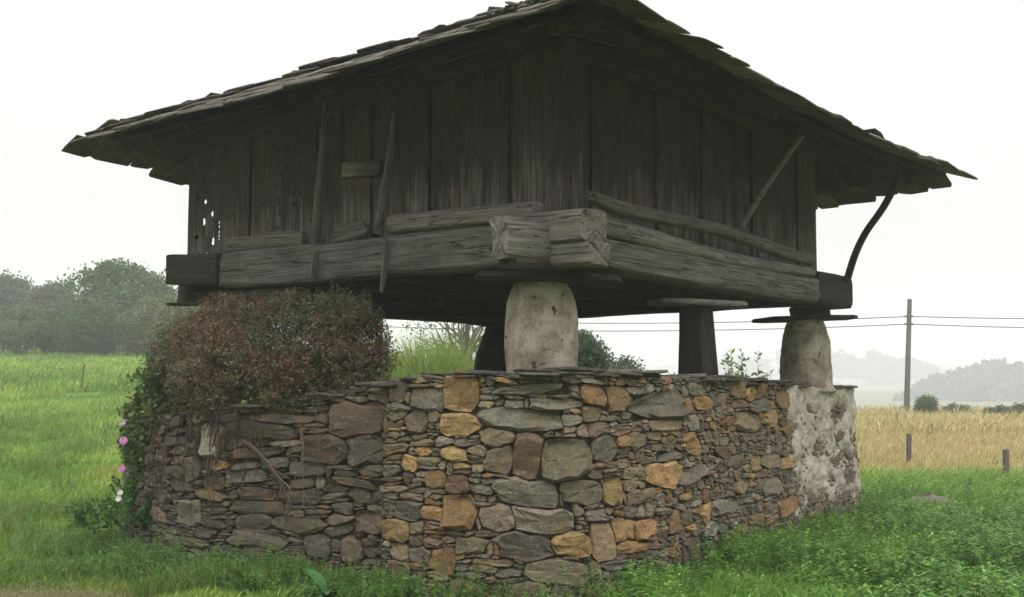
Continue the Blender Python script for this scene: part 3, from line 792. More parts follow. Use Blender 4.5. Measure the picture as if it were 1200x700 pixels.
# loose fan of planks under the right-hand corner
for k, (a, b) in enumerate([((972, 166), (1018, 222)), ((1000, 160), (1062, 206)), ((985, 150), (1100, 205))]):
    d = 11.9 - k * .25
    pa, pb = at_depth(*a, d + .3), at_depth(*b, d)
    log("sheathing_plank", [pa, pb], .10, .022, WOOD_DARK, roof, 6, 8, .1, .04, .02, 70 + k)

# ---- floor frame: main beams
ZB, ZT = 2.36, 2.76
def beamL(name, a, b, w, off, mat=WOOD_BEAM, h=None, **k):   # a,b: px centre-lines on left facade ; h in px at each end
    pa, pb = LP(a[0], a[1], off), LP(b[0], b[1], off)
    return log(name, [pa, pb], w, h, mat, gran, **k)
def hpx(n, y): return n / F * y
def pxh(pt, n): return n * pt.y / F
# left main beam, three lengths as in the photo: end block, hewn length, long length
pa, pm, pb = LP(262, 318, .10), LP(448, 303, .10), LP(644, 287, .10)
log("beam", [pa, LP(360, 312, .10), pm, LP(520, 296, .1), pb], .30, [pxh(pa, 41), .36, pxh(pm, 43), .37, pxh(pb, 50)], WOOD_BEAM, gran, 7, 24, .045, .045, .03, 3)
pa, pb = LP(270, 317, .12), LP(211, 317, .12)
o = log("beam_end", [pa, pb], .34, pxh(pa, 38), WOOD_DARK, gran, 7, 20, .04, .04, .03, 4, jag=.03)
# plank trims above the left beam
pa, pb = LP(454, 264, .20), LP(640, 246, .20)
log("half_log", [pa, LP(540, 256, .2), pb], .15, [pxh(pa, 23), .16, pxh(pb, 21)], WOOD_PALE, gran, 3.2, 18, .04, .06, .03, 5)
pa, pb = LP(262, 287, .17), LP(360, 281, .17)
log("half_log", [pa, LP(300, 285, .17), LP(330, 279, .17), pb], .07, pxh(pa, 17), WOOD_PALE, gran, 4, 16, .04, .06, .03, 6)
log("broken_plank", [LP(390, 280, .17), LP(408, 272, .17), LP(434, 265, .17)], .05, [.08, .17, .12], WOOD_BEAM, gran, 4, 14, .03, .12, .04, 7, jag=.05)
# right main beam and the two logs above it
def railR(name, pts, hp, off, w_, mat, e, sd, **k):
    P_ = [RP(x_, y_, off) for x_, y_ in pts]
    log(name, P_, w_, [pxh(p, h) for p, h in zip(P_, hp)], mat, gran, e, 20, .05, .05, .04, sd, **k)
railR("beam", [(668, 294), (708, 301), (809, 320), (880, 332), (949, 342)], [36, 37, 34, 32, 30], .10, .30, WOOD_BEAM, 6, 8)
railR("rail_log", [(676, 257), (712, 267), (771, 284), (827, 299), (883, 311), (951, 320)], [27, 27, 24, 19, 17, 13], .17, .20, WOOD_BEAM, 2.6, 9)
railR("rail_log", [(686, 227), (701, 237), (734, 247), (790, 258), (838, 268), (883, 283), (920, 297), (952, 306)], [11, 17, 17, 15, 15, 15, 15, 14], .27, .13, WOOD_BEAM, 2.4, 10)
# crossing beam heads at the near corner
pa, pb = LP(648, 272, .30) - dL * 0, LP(712, 272, .30)
c0 = P0 + Vector((0, 0, 0))
def box_log(name, p, q, w, h, mat, seed, e=8, **k): return log(name, [p, q], w, h, mat, gran, e, 24, .035, .035, .03, seed, **k)
zc = lambda px, py, p: zat(px, py, p)
q0 = P0 + dL * .02 - dR * .16; q1 = P0 - dL * .50 - dR * .16      # head of the left beam, running past the corner
box_log("beam_head", Vector((q0.x, q0.y, 2.665)), Vector((q1.x, q1.y, 2.655)), .30, .235, WOOD_PALE, 11, jag=.03)
box_log("beam_head", Vector((q0.x, q0.y, 2.46)), Vector((q1.x + .03, q1.y, 2.455)), .28, .165, WOOD_BEAM, 12, jag=.03)
A_ = LP(645, 280, .305)
def cblock(z0_, z1_, w_, h_, l_, mat, sd):
    a = A_ + dL * (w_ / 2 + .01) + dR * .12; b = A_ + dL * (w_ / 2 + .015) - dR * l_
    log("corner_block", [Vector((a.x, a.y, z0_)), Vector((b.x, b.y, z1_))], w_, h_, mat, gran, 5, 24, .03, .05, .05, sd, jag=.03)
cblock(2.575, 2.545, .17, .30, .44, WOOD_BEAM, 13)
cblock(2.405, 2.375, .20, .085, .34, WOOD_DARK, 14)
# right corner head
q0 = PR - dL * .10 - dR * .25 + dL * .1; q1 = PR - dL * .0 + dR * .56
pz = zat(972, 340, PR)
box_log("beam_head", Vector((q0.x, q0.y, pz)), Vector((q1.x, q1.y, pz)), .36, .36, WOOD_DARK, 15, e=7, jag=.03)
# rear beams, joists, floor planks
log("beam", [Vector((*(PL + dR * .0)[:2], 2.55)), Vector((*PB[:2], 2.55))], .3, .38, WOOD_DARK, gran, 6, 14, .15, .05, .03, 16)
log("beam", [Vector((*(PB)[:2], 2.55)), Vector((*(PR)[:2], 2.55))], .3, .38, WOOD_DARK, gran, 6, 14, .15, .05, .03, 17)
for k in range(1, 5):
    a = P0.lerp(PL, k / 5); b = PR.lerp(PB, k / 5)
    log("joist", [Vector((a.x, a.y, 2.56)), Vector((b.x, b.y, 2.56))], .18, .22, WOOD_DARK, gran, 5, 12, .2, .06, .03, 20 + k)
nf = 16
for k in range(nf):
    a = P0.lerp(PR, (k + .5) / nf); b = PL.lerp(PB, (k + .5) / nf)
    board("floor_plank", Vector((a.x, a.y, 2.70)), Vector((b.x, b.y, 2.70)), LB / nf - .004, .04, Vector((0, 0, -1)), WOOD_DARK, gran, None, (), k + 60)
# odd timbers under the left corner
log("packing_timber", [LP(232, 349, -.1), LP(350, 341, .0)], .16, [.10, .07], WOOD_BEAM, gran, 5, 12, .05, .07, .03, 30, jag=.03)
log("packing_timber", [LP(205, 357, .1), LP(330, 353, .05)], .2, .035, WOOD_DARK, gran, 6, 12, .05, .08, .03, 31)
log("packing_timber", [LP(221, 334, .12), LP(219, 356, .12)], .12, .12, WOOD_DARK, gran, 5, 12, .05, .07, .03, 32, up=dL)

# ---- vertical wall boards
def walls():
    n = -dR
    ed = [(216, 266), (266, 293), (293, 331), (331, 371), (371, 402), (402, 436), (436, 462), (462, 503), (503, 541), (541, 598), (598, 650)]
    for k, (a, b) in enumerate(ed):
        xb = (a + b) / 2 - 600
        base = LP((a + b) / 2, 300, 0); pa, pb = LP(a + .6, 300, 0), LP(b - .6, 300, 0)
        wd = (pb - pa).length - .004
        zb = 2.76 if k < 9 else 2.80
        off = (.012 if k % 2 else -.012) + random.uniform(-.006, .006)
        x, y = base.x + n.x * off, base.y + n.y * off
        zt = roofz(x, y) - .05
        holes = []; L = zt - zb; cell = None
        if k in (0, 1, 2, 3, 4):
            cell = .014
            if k == 0:      # perished boards at the corner, daylight through
                holes = [(.02 + .02 * i, .0 + .004 * math.sin(i), .011) for i in range(14)] + [(.22, -.10, .032), (.25, -.10, .028), (.52, -.08, .03), (.44, .06, .03), (.47, .065, .026), (.66, .05, .026), (.85, -.1, .024), (.86, .06, .026), (.70, .18, .022), (.72, .185, .022), (.10, .0, .03), (.3, .2, .026), (1.0, .0, .012), (1.02, .012, .012), (.12, .15, .018), (.3, .17, .018)] + [(.25 + .02 * i, -.205, .012) for i in range(10)]
            elif k in (2, 3):
                for r_ in range(9):
                    for c_ in range(4):
                        random.random() < .6 and holes.append((.16 + r_ * .105 + random.uniform(-.045, .045), (c_ - 1.5) * wd * .25 + random.uniform(-.03, .03), random.uniform(.011, .017)))
                for r_ in range(4):
                    holes.append((1.1 + r_ * .05, (r_ % 3 - 1) * wd * .25, .012))
            else:
                for r_ in range(6): holes.append((random.uniform(.1, L - .2), random.uniform(-.3, .3) * wd, .012))
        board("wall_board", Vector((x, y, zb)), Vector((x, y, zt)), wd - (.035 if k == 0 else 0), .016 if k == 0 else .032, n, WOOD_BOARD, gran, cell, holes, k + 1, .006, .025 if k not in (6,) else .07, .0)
    n = -dL
    ed = [(652, 692), (692, 736), (736, 768), (768, 797), (797, 822), (822, 855), (855, 880), (880, 906), (906, 934), (934, 955)]
    for k, (a, b) in enumerate(ed):
        base = RP((a + b) / 2, 300, 0); pa, pb = RP(a + .5, 300, 0), RP(b - .5, 300, 0)
        wd = (pb - pa).length - .004; off = (.012 if k % 2 else -.012) + random.uniform(-.005, .005)
        x, y = base.x + n.x * off, base.y + n.y * off
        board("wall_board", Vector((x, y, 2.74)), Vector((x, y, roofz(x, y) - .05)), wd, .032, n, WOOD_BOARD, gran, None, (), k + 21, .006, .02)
        if k == 5:      # the carved X
            c = RP(838, 186, .03)
            for sgn in (-1, 1):
                log("carved_mark", [c + Vector((0, 0, -.07)) - dR * .035 * sgn, c + Vector((0, 0, .07)) + dR * .035 * sgn], .012, .012, bpy.data.materials.get("carving") or flat_dark, gran, 3, 6, .05, .1, .03, 3 + sgn)
    for (A, B, n, m) in ((PR, PB, dR, 11), (PB, PL, dL, 10)):
        for k in range(m):
            if m == 10 and k == 9: continue          # the last boards behind the left corner have fallen
            p = A.lerp(B, (k + .5) / m); wd = (B - A).length / m - .006
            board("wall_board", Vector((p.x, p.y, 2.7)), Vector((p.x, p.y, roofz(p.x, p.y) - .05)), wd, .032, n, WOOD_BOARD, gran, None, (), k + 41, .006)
fm = NT("carving", .95, .1); fm.b.inputs['Base Color'].default_value = (.012, .01, .009, 1); flat_dark = fm.m
walls()
# corner posts
for p, s_ in ((P0, 1), (PL, 2), (PR, 3), (PB, 4)):
    c = p + (cenXY - p).normalized() * .10
    log("corner_post", [Vector((c.x, c.y, 2.7)), Vector((c.x, c.y, roofz(c.x, c.y) - .1))], .1, .1, WOOD_DARK, gran, 6, 10, .2, .04, .03, 80 + s_, up=dL)
# wall plate under the rafters
for A, B, n in ((PL, P0, -dR), (P0, PR, -dL)):
    a = A + n * .06; b = B + n * .06
    log("wall_plate", [Vector((a.x, a.y, roofz(a.x, a.y) - .22)), Vector((b.x, b.y, roofz(b.x, b.y) - .22))], .09, .15, WOOD_DARK, gran, 6, 12, .15, .04, .03, 90)
# batten and patch board on the left facade, hanging splinters
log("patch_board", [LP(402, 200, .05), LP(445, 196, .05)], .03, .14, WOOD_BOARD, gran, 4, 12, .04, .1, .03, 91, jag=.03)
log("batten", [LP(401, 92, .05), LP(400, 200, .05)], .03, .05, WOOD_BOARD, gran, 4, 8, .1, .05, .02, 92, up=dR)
log("split_board", [LP(462, 130, .05), LP(455, 200, .06), LP(442, 270, .09)], .02, [.03, .10, .05], WOOD_BEAM, gran, 4, 10, .05, .14, .05, 93, up=dR, jag=.06)
log("splinter", [LP(453, 280, .29), LP(451, 312, .29), LP(447, 344, .29)], .02, [.04, .06, .035], WOOD_PALE, gran, 4, 8, .04, .12, .04, 94, up=dR, jag=.03)
log("splinter", [LP(370, 294, .28), LP(367, 328, .28)], .02, [.07, .06], WOOD_BEAM, gran, 4, 8, .04, .12, .04, 95, up=dR, jag=.03)

# ---- pillars and cap slabs
def pillar(name, cx, cy, z0, z1, prof, mat, seed, e=3.2, ang=.0, tint=(.4, .36, .3), label=None, squash=1.0):
    n, M = 44, 60; t = np.linspace(0, 1, n); th = np.linspace(0, 2 * pi, M, endpoint=False)
    r = np.interp(t, [p[0] for p in prof], [p[1] for p in prof])
    c, s_ = np.cos(th), np.sin(th)
    sx = np.sign(c) * np.abs(c) ** (2 / e); sy = np.sign(s_) * np.abs(s_) ** (2 / e)
    T, A = np.meshgrid(t, th, indexing='ij')
    nr = 1 + .075 * fbm(np.cos(A) * 1.5 + seed, np.sin(A) * 1.5, T * 3, 4) + .02 * vn(np.cos(A) * 9 + seed, np.sin(A) * 9, T * 14)
    x = r[:, None] * sx * nr; y = r[:, None] * sy * nr * squash; z = z0 + T * (z1 - z0)
    xr = x * cos(ang) - y * sin(ang); yr = x * sin(ang) + y * cos(ang)
    V = np.stack([xr, yr, z - z0], -1).reshape(-1, 3); I = np.arange(n * M).reshape(n, M); J = np.roll(I, -1, 1)
    q = np.stack([I[:-1], J[:-1], J[1:], I[1:]], -1).reshape(-1, 4)
    V = np.concatenate([V, [[0, 0, z1 - z0], [0, 0, 0]]]); k = n * M
    T2 = np.concatenate([np.stack([I[-1], J[-1], np.full(M, k)], -1), np.stack([J[0], I[0], np.full(M, k + 1)], -1)])
    o = obj(name, mesh_np(name, V, [q, T2], mat, tint, True), gran, Vector((cx, cy, z0)))
    if label: o['label'] = label
    return o
PRO = [(0, .245), (.1, .252), (.35, .262), (.6, .26), (.8, .243), (.92, .215), (1, .18)]
b1 = at_depth(634, 432, 8.52)
pillar("stone_pillar", b1.x, b1.y, 1.54, 2.31, PRO, PILLAR, 1, 3.0, .35, label="pale plastered pillar under the near corner")
V, Q, T = slab_np(blob_poly(1.15, .62, 14, .10, 3), .055, 5, .02, (-.03, .02))
ang = radians(-4); R2 = np.array([[cos(ang), -sin(ang)], [sin(ang), cos(ang)]]); V[:, :2] = V[:, :2] @ R2.T
obj("cap_slab", mesh_np("cap_slab", V, [Q, T], WOOD_DARK), gran, Vector((b1.x + .08, b1.y - .12, 2.30)))
# right pillar with thin slate
b2 = at_depth(945, 445, 12.2)
pillar("stone_pillar", b2.x, b2.y, 1.46, 2.25, [(0, .30), (.12, .262), (.4, .25), (.7, .235), (.9, .20), (1, .17)], PILLAR, 5, 2.6, .3)
V, Q, T = slab_np(blob_poly(1.12, .6, 12, .1, 3), .04, 6, .015, (.03, .0))
obj("cap_slab", mesh_np("cap_slab", V, [Q, T], WOOD_DARK), gran, Vector((b2.x - .02, b2.y, 2.24)))
log('packing_timber', [Vector((b2.x - .16, b2.y - .1, 2.325)), Vector((b2.x + .20, b2.y - .1, 2.33))], .3, .13, WOOD_DARK, gran, 8, 10, .1, .08, .03, 44)
# middle timber post with slab
b3 = at_depth(818, 448, 9.75)
log("timber_post", [Vector((b3.x, b3.y, 1.53)), Vector((b3.x - .01, b3.y, 2.22))], [.30, .26], [.29, .23], WOOD_DARK, gran, 5, 20, .05, .06, .05, 40, up=dL)
V, Q, T = slab_np(blob_poly(.98, .5, 12, .12, 3), .048, 8, .02, (0, 0))
V[:, :2] = V[:, :2] @ np.array([[cos(.35), -sin(.35)], [sin(.35), cos(.35)]]).T
obj("cap_slab", mesh_np("cap_slab", V, [Q, T], WOOD_BEAM), gran, Vector((b3.x + .02, b3.y, 2.215)))
V, Q, T = slab_np(blob_poly(.55, .4, 12, .1, 5), .04, 9, .015, (0, 0))
obj("base_slab", mesh_np("base_slab", V, [Q, T], WOOD_DARK), gran, Vector((b3.x - .05, b3.y - .02, 1.50)))
# rear pillars
PRD = [(0, .26), (.3, .25), (.6, .23), (.85, .16), (1, .12)]
b4 = PB + (cenXY - PB).normalized() * .35; b5 = PL + (cenXY - PL).normalized() * .35
for b in (b5,): pillar("stone_pillar", b.x, b.y, 1.2, 2.33, PRO, PILLAR, 7, 3, .3)
bb = at_depth(583, 430, 13.6)
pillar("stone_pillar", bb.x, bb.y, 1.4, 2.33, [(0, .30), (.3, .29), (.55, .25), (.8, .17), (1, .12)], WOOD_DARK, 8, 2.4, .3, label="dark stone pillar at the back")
V, Q, T = slab_np(blob_poly(1.2, .9, 12, .1, 3), .05, 12, .015, (0, 0))
obj("cap_slab", mesh_np("cap_slab", V, [Q, T], WOOD_DARK), gran, Vector((bb.x, bb.y, 2.32)))
log("packing_timber", [at_depth(530, 374, 13.2), at_depth(590, 383, 12.9)], .2, .07, WOOD_DARK, gran, 4, 10, .1, .1, .03, 41)

# ---- loose poles and braces: things of their own
o = log("leaning_pole", [LP(368, 300, .16), LP(376, 205, .10), LP(384, 104, .07)], [.08, .075, .06], [.09, .08, .06], WOOD_PALE, None, 2.6, 12, .06, .06, .03, 50, up=dR)
tag(o, "grey pole standing upright against the left board wall above the beam", "pole")
o = log("eave_brace", [RP(866, 270, .17), RP(905, 208, .45), RP(948, 148, .80)], [.055, .05, .045], [.055, .05, .045], WOOD_BEAM, None, 2.4, 10, .05, .08, .03, 51)
tag(o, "thin straight stick braced slantwise from the right beam to the eave", "brace")
h1 = at_depth(991, 334, 11.72)
o = log("eave_brace", [h1, at_depth(1001, 300, 11.72), at_depth(1014, 272, 11.65), at_depth(1034, 246, 11.55), at_depth(1050, 216, 11.4), at_depth(1056, 203, 11.3)], .075, .075, WOOD_DARK, None, 2.3, 10, .05, .1, .03, 52)
tag(o, "dark crooked branch propping the roof's right corner from the beam end", "brace")

# ------------------------------------------------------------------ vegetation
def bush_blobs(name, blobs, nspr, leaf, pal, label, cat, per=9, shoots=0, stemcol=(.09, .06, .04), base=None, group=None, sprig=.10, asp=.45, up=.6, parent=None, shell=.7, front=0.0):
    """blobs: centre, radii. sprigs of small leaves spread through the volume"""
    root = empty(name, base, label, cat, group)
    fol, st = Acc(), Acc()
    wts = np.array([r[0] * r[1] * r[2] for c, r in blobs]) ** .7; wts /= wts.sum()
    pick = rng.choice(len(blobs), nspr, p=wts)
    C = np.array([b[0] for b in blobs])[pick]; R = np.array([b[1] for b in blobs])[pick]
    d = rdir(nspr, .35); rr = np.where(rng.random(nspr) < shell, rng.uniform(.82, 1.05, nspr), rng.uniform(.2, .9, nspr))
    nzv = fbm(C[:, 0] + d[:, 0] * 3.1, C[:, 1] + d[:, 1] * 3.1, C[:, 2] + d[:, 2] * 3.1, 3)
    rr = rr * (1 + .34 * nzv)
    out = rng.random(nspr) < .035; rr[out] *= rng.uniform(1.12, 1.35, out.sum())
    P = C + d * R * rr[:, None]
    ax_ = d * .8 + rng.normal(size=(nspr, 3)) * .45; ax_[:, 2] += up; ax_ /= np.linalg.norm(ax_, axis=1)[:, None]
    gp = fbm(P[:, 0] * 3.4 + 3, P[:, 1] * 3.4, P[:, 2] * 4.2, 2); kk = (gp > -.16) | (rng.random(nspr) < .25)
    P, d, ax_ = P[kk], d[kk], ax_[kk]; nspr = len(P)
    # colour drifts over the crown
    cn = fbm(P[:, 0] * 2.0, P[:, 1] * 2.0, P[:, 2] * 2.4, 3) + rng.normal(0, .22, nspr) + .35 * fbm(P[:, 0] * 7, P[:, 1] * 7, P[:, 2] * 7, 2)
    cn = cn + front * (9.2 - P[:, 1]) * (front > 0)
    pal = np.array(pal); ci = np.clip(((cn + .75) / 1.5 * len(pal)), 0, len(pal) - 1e-3).astype(int)
    base_c = pal[ci]
    t = rng.random((nspr, per)); ln = sprig * rng.uniform(.6, 1.3, nspr)
    cpos = P[:, None] + ax_[:, None] * (t * ln[:, None])[..., None] + rng.normal(0, sprig * .10, (nspr, per, 3))
    ld = ax_[:, None] * .7 + rng.normal(size=(nspr, per, 3)) * .8
    col = base_c[:, None] * rng.uniform(.65, 1.35, (nspr, per))[..., None]
    leaves(fol, cpos.reshape(-1, 3), ld.reshape(-1, 3), (leaf * rng.uniform(.7, 1.3, nspr * per)), asp, col.reshape(-1, 3))
    bz = np.array(base, float)
    for b, r in blobs:
        for k in range(7):
            e = np.array(b) + rdir(1, .4)[0] * np.array(r) * .85
            m = (bz + e) / 2 + rng.normal(0, .12, 3) * np.array(r)
            p = np.array([bz + rng.normal(0, .05, 3), bz * .6 + m * .4, m, m * .4 + e * .6, e])
            st.tube(p, np.linspace(1, .25, 5) * max(.006, .03 * r[0]), stemcol)
    fol.build("foliage", LEAF, root, base); st.build("stem", BARK, root, base)
    return root
def dp(px, py, y): return tuple(at_depth(px, py, y))
RED = [(.05, .075, .03), (.08, .10, .045), (.11, .125, .065), (.11, .115, .06), (.13, .10, .06), (.19, .125, .085), (.20, .095, .06), (.15, .13, .08), (.15, .155, .095)]
b_ = [(dp(325, 418, 9.3), (.62, .45, .38)), (dp(395, 410, 9.1), (.36, .4, .36)), (dp(262, 415, 9.5), (.42, .4, .38)), (dp(290, 436, 8.95), (.42, .32, .28)),
      (dp(350, 450, 8.85), (.36, .28, .26)), (dp(215, 440, 9.9), (.26, .35, .38)), (dp(420, 430, 8.8), (.25, .3, .22)), (dp(245, 452, 9.1), (.28, .25, .22)), (dp(380, 448, 9.1), (.4, .3, .2)), (dp(320, 450, 9.4), (.5, .3, .25)), (dp(418, 402, 9.0), (.2, .28, .28)), (dp(350, 384, 9.5), (.5, .4, .22))]
bush_blobs("heather_shrub", b_, 19000, .026, RED, "large rounded reddish-brown shrub growing over the left end of the stone wall", "shrub", 9, (.08, .05, .035), dp(320, 455, 9.4), sprig=.09, up=.7, front=.45)
GRN = [(.04, .085, .03), (.07, .13, .035), (.13, .18, .05), (.19, .21, .06)]
b_ = [(dp(196, 470, 9.8), (.13, .13, .28)), (dp(185, 520, 10.3), (.22, .25, .35)), (dp(170, 500, 10.5), (.13, .2, .2)), (dp(185, 480, 10.4), (.12, .2, .2)), (dp(200, 470, 10.2), (.18, .2, .35))]
bush_blobs("climbing_plant", b_, 1700, .05, GRN, "green and yellowing climber on the far left corner of the stone wall", "climber", 7, (.12, .06, .05), dp(185, 600, 10.6), sprig=.12, up=.1, asp=.75)
b_ = [(dp(195, 610, 9.9), (.18, .16, .14)), (dp(215, 622, 9.7), (.1, .12, .1))]
bush_blobs("leafy_plant", b_, 260, .06, [(.015, .075, .02), (.02, .09, .025)], "dark green leafy clump at the foot of the left wall end", "plant", 7, (.05, .08, .03), dp(195, 632, 9.9), sprig=.1, asp=.7)
b_ = [(dp(118, 608, 10.0), (.2, .2, .09)), (dp(145, 590, 10.3), (.10, .16, .2))]
bush_blobs("leafy_plant", b_, 420, .045, [(.08, .19, .03), (.11, .23, .045), (.06, .14, .03)], "low green flowering weeds under the pink blooms left of the wall", "plant", 7, (.05, .08, .03), dp(130, 625, 10.2), sprig=.1, asp=.6)
# dry hanging stems and roots on the left wall
vine = empty("dry_creeper", dp(235, 470, 9.0), "tangle of dry reddish creeper stems hanging on the stone wall's left end", "creeper")
for k in range(60):
    px0 = random.choice([random.uniform(160, 245), random.uniform(205, 245), random.uniform(255, 300)]); py0 = random.uniform(455, 520)
    s_, z_ = wall_sz(px0, py0); ln = random.uniform(.2, .65); n = 9; pts = []; sx0 = s_
    dr = random.uniform(-.25, .25)
    for i in range(n):
        t = i / (n - 1); pts.append(wall_pt(s_ + dr * t * ln + .02 * vn(i * .8, k, 1), z_ - ln * t, .035 + .02 * float(vn(i * .7, k, 5)) + .01))
    a_ = Acc(); a_.tube(pts, np.linspace(.006, .002, n) * random.uniform(.7, 1.3), np.array((.085, .052, .042)) * random.uniform(.6, 1.3), 4)
    if k == 0: allv = Acc()
    allv.tube(pts, np.linspace(.006, .002, n) * random.uniform(.7, 1.3), np.array((.085, .052, .042)) * random.uniform(.6, 1.3), 4)
o = allv.build("hanging_stems", BARK, vine, dp(235, 470, 9.0)); o['kind'] = 'stuff'
rt = empty("bare_root", Vector(dp(322, 565, 8.75)), "forked pale and reddish bare root clinging to the left part of the stone wall", "root")
for k, (path, r) in enumerate([([(276, 515), (292, 530), (310, 552), (325, 570), (331, 590), (322, 608)], .012), ([(283, 518), (300, 536), (318, 560), (333, 572), (330, 592), (324, 612)], .007),
        ([(325, 570), (316, 590)], .005), ([(344, 500), (345, 530), (338, 560), (334, 572)], .005), ([(344, 503), (346, 540), (349, 575), (347, 595)], .004),
        ([(362, 480), (364, 520), (364, 560)], .006), ([(313, 553), (335, 562)], .004), ([(346, 575), (356, 590)], .004)]):
    pts = []
    for x_, y_ in path: s_, z_ = wall_sz(x_, y_); pts.append(wall_pt(s_, z_, .065 + .01 * (k % 3)))
    pts = np.array(pts); tt = np.linspace(0, len(pts) - 1, len(pts) * 3); pts = np.stack([np.interp(tt, np.arange(len(pts)), pts[:, i]) for i in range(3)], 1)
    a_ = Acc(); a_.tube(pts, np.linspace(r, r * .5, len(pts)), (.15, .11, .08) if k not in (5, 0) else (.10, .055, .042), 6)
    a_.build("root_strand", BARK, rt, Vector(dp(322, 565, 8.75)), True)

# trees
def tree(name, px, base_py, y, hgt, wid, pal, label, cat="tree", n=2600, leaf=.22, group=None, gaps=.5, trunk=.25, bark=(.10, .085, .065), per=8, clumps=26):
    b = at_depth(px, base_py, y); b.z = float(H(b.x, b.y)) - .1
    root = empty(name, b, label, cat, group)
    st, fol = Acc(), Acc(); B = np.array(b)
    cc = B + np.array([0, 0, hgt * (trunk + (1 - trunk) / 2)]); R = np.array([wid / 2, wid / 2, hgt * (1 - trunk) / 2])
    st.tube([B, B + [0.05 * wid, 0, hgt * .3], B + [.02 * wid, .03 * wid, hgt * .6], B + [0, 0, hgt * .85]], [hgt * .035, hgt * .028, hgt * .018, hgt * .006], bark, 8)
    d = rdir(clumps, .25); rr = rng.uniform(.45, 1.0, clumps) ** .7
    CC = cc + d * R * rr[:, None] * .85; CR = rng.uniform(.16, .34, clumps) * min(wid, hgt)
    for i in range(clumps):
        z0 = B + [0, 0, hgt * rng.uniform(.2, .6)]; m = (z0 + CC[i]) / 2 + rng.normal(0, .04 * wid, 3)
        st.tube([z0, m, CC[i]], [hgt * .014, hgt * .009, hgt * .003], bark, 5)
    pick = rng.choice(clumps, n, p=CR ** 2 / (CR ** 2).sum())
    P = CC[pick] + rdir(n, .3) * (CR[pick] * rng.uniform(.3, 1.08, n) ** .6)[:, None] * np.array([1, 1, .8])
    keep = P[:, 2] > B[2] + hgt * .05; P = P[keep]; pick = pick[keep]
    pal = np.array(pal); base_c = pal[rng.integers(0, len(pal), clumps)][pick] * rng.uniform(.8, 1.2, (len(P), 1))
    c = P[:, None] + rng.normal(0, leaf * .9, (len(P), per, 3)); ld = rng.normal(size=(len(P), per, 3)); ld[..., 2] += .2
    col = base_c[:, None] * rng.uniform(.7, 1.3, (len(P), per))[..., None]
    leaves(fol, c.reshape(-1, 3), ld.reshape(-1, 3), leaf * rng.uniform(.7, 1.3, len(P) * per), .7, col.reshape(-1, 3))
    st.build("trunk", BARK, root, b); fol.build("crown", LEAF, root, b)
    return root
TG = [(.035, .07, .022), (.05, .095, .03), (.07, .12, .035)]; TO = [(.09, .11, .045), (.11, .12, .05), (.07, .09, .04)]; TD = [(.035, .055, .025), (.045, .065, .03)]
TG = [(.045, .10, .025), (.06, .12, .03), (.07, .135, .035)]; TO = [(.12, .15, .055), (.15, .17, .065), (.10, .13, .05)]; TD = [(.06, .085, .045), (.075, .10, .05)]
G_ = "trees along the left field edge"
tree("broadleaf_tree", 150, 415, 70, 5.4, 6.3, TG, "tallest round green tree at the far edge of the left field", n=5200, group=G_, clumps=48, trunk=.08)
tree("broadleaf_tree", 62, 412, 86, 5.0, 4.2, TD, "dull green round tree left of the tallest one at the field edge", n=2200, group=G_, trunk=.1)
tree("broadleaf_tree", 10, 412, 88, 6.2, 4.8, TD, "thin-topped dark tree at the left edge of the picture", n=1700, group=G_, trunk=.1)
tree("willow_bush", 180, 422, 62, 3.4, 3.6, TO, "olive-grey rounded bush just in front of the tallest field tree", n=2000, group=G_, trunk=.02, leaf=.15)
tree("willow_bush", 15, 420, 66, 2.8, 4.2, TO, "pale yellowish bush below the left-edge tree", "bush", n=1500, group=G_, trunk=.02, leaf=.15)
tree("willow_bush", 70, 418, 66, 2.8, 4.0, TG, "dark green bush in the hedge between the left trees", "bush", n=1500, group=G_, trunk=.02, leaf=.15)
tree("willow_bush", 112, 416, 64, 2.9, 3.4, TG, "mid-green bush at the foot of the tallest field tree", "bush", n=1500, group=G_, trunk=.02, leaf=.15)
tree("willow_bush", 42, 416, 76, 2.6, 4.6, TO, "low olive bush filling the hedge under the second field tree", "bush", n=1500, group=G_, trunk=.02, leaf=.15)
tree("willow_bush", 222, 420, 40, 2.9, 3.0, TO, "pale bush showing through the gap under the granary's left corner", "bush", n=900, trunk=.02, leaf=.1)
# behind, seen under the granary
tree("conifer_bush", 686, 445, 26, 3.0, 1.35, [(.03, .065, .03), (.04, .08, .035)], "dark green upright bush behind the near pillar", "bush", n=1800, leaf=.07, trunk=.02)
tree("conifer_bush", 728, 448, 36, 2.35, 1.7, [(.04, .07, .035)], "small hazy bush low behind the wall right of the near pillar", "bush", n=700, leaf=.08, trunk=.02)
tree("conifer_bush", 775, 448, 45, 1.9, 2.2, [(.05, .08, .045)], "low hedge tuft far behind the timber post", "bush", n=600, leaf=.08, trunk=.02)
t_ = tree("bare_tree", 545, 440, 30, 3.5, 3.6, [(.10, .11, .06)], "thin twiggy half-bare tree seen under the granary", n=420, leaf=.07, trunk=.05, per=5, clumps=60)
def twigs(root, n, R, base, col=(.13, .12, .10)):
    a = Acc(); B = np.array(base)
    for k in range(n):
        p = B + np.array([rng.normal(0, .1), rng.normal(0, .1), .3]); d = rdir(1, .8)[0]; pts = [p]
        for i in range(6): d = d + rng.normal(0, .22, 3); d /= np.linalg.norm(d); p = p + d * R / 5; pts.append(p)
        a.tube(pts, np.linspace(.018, .003, 7), col, 4)
        for j in range(4):
            q = np.array(pts[rng.integers(2, 6)]); e = rdir(1, .3)[0]; a.tube([q, q + e * R * .15, q + (e + rng.normal(0, .3, 3)) * R * .3], [.008, .005, .002], col, 3)
    a.build("twigs", BARK, root, base)['kind'] = 'stuff'
twigs(t_, 60, 2.4, wpos(t_))
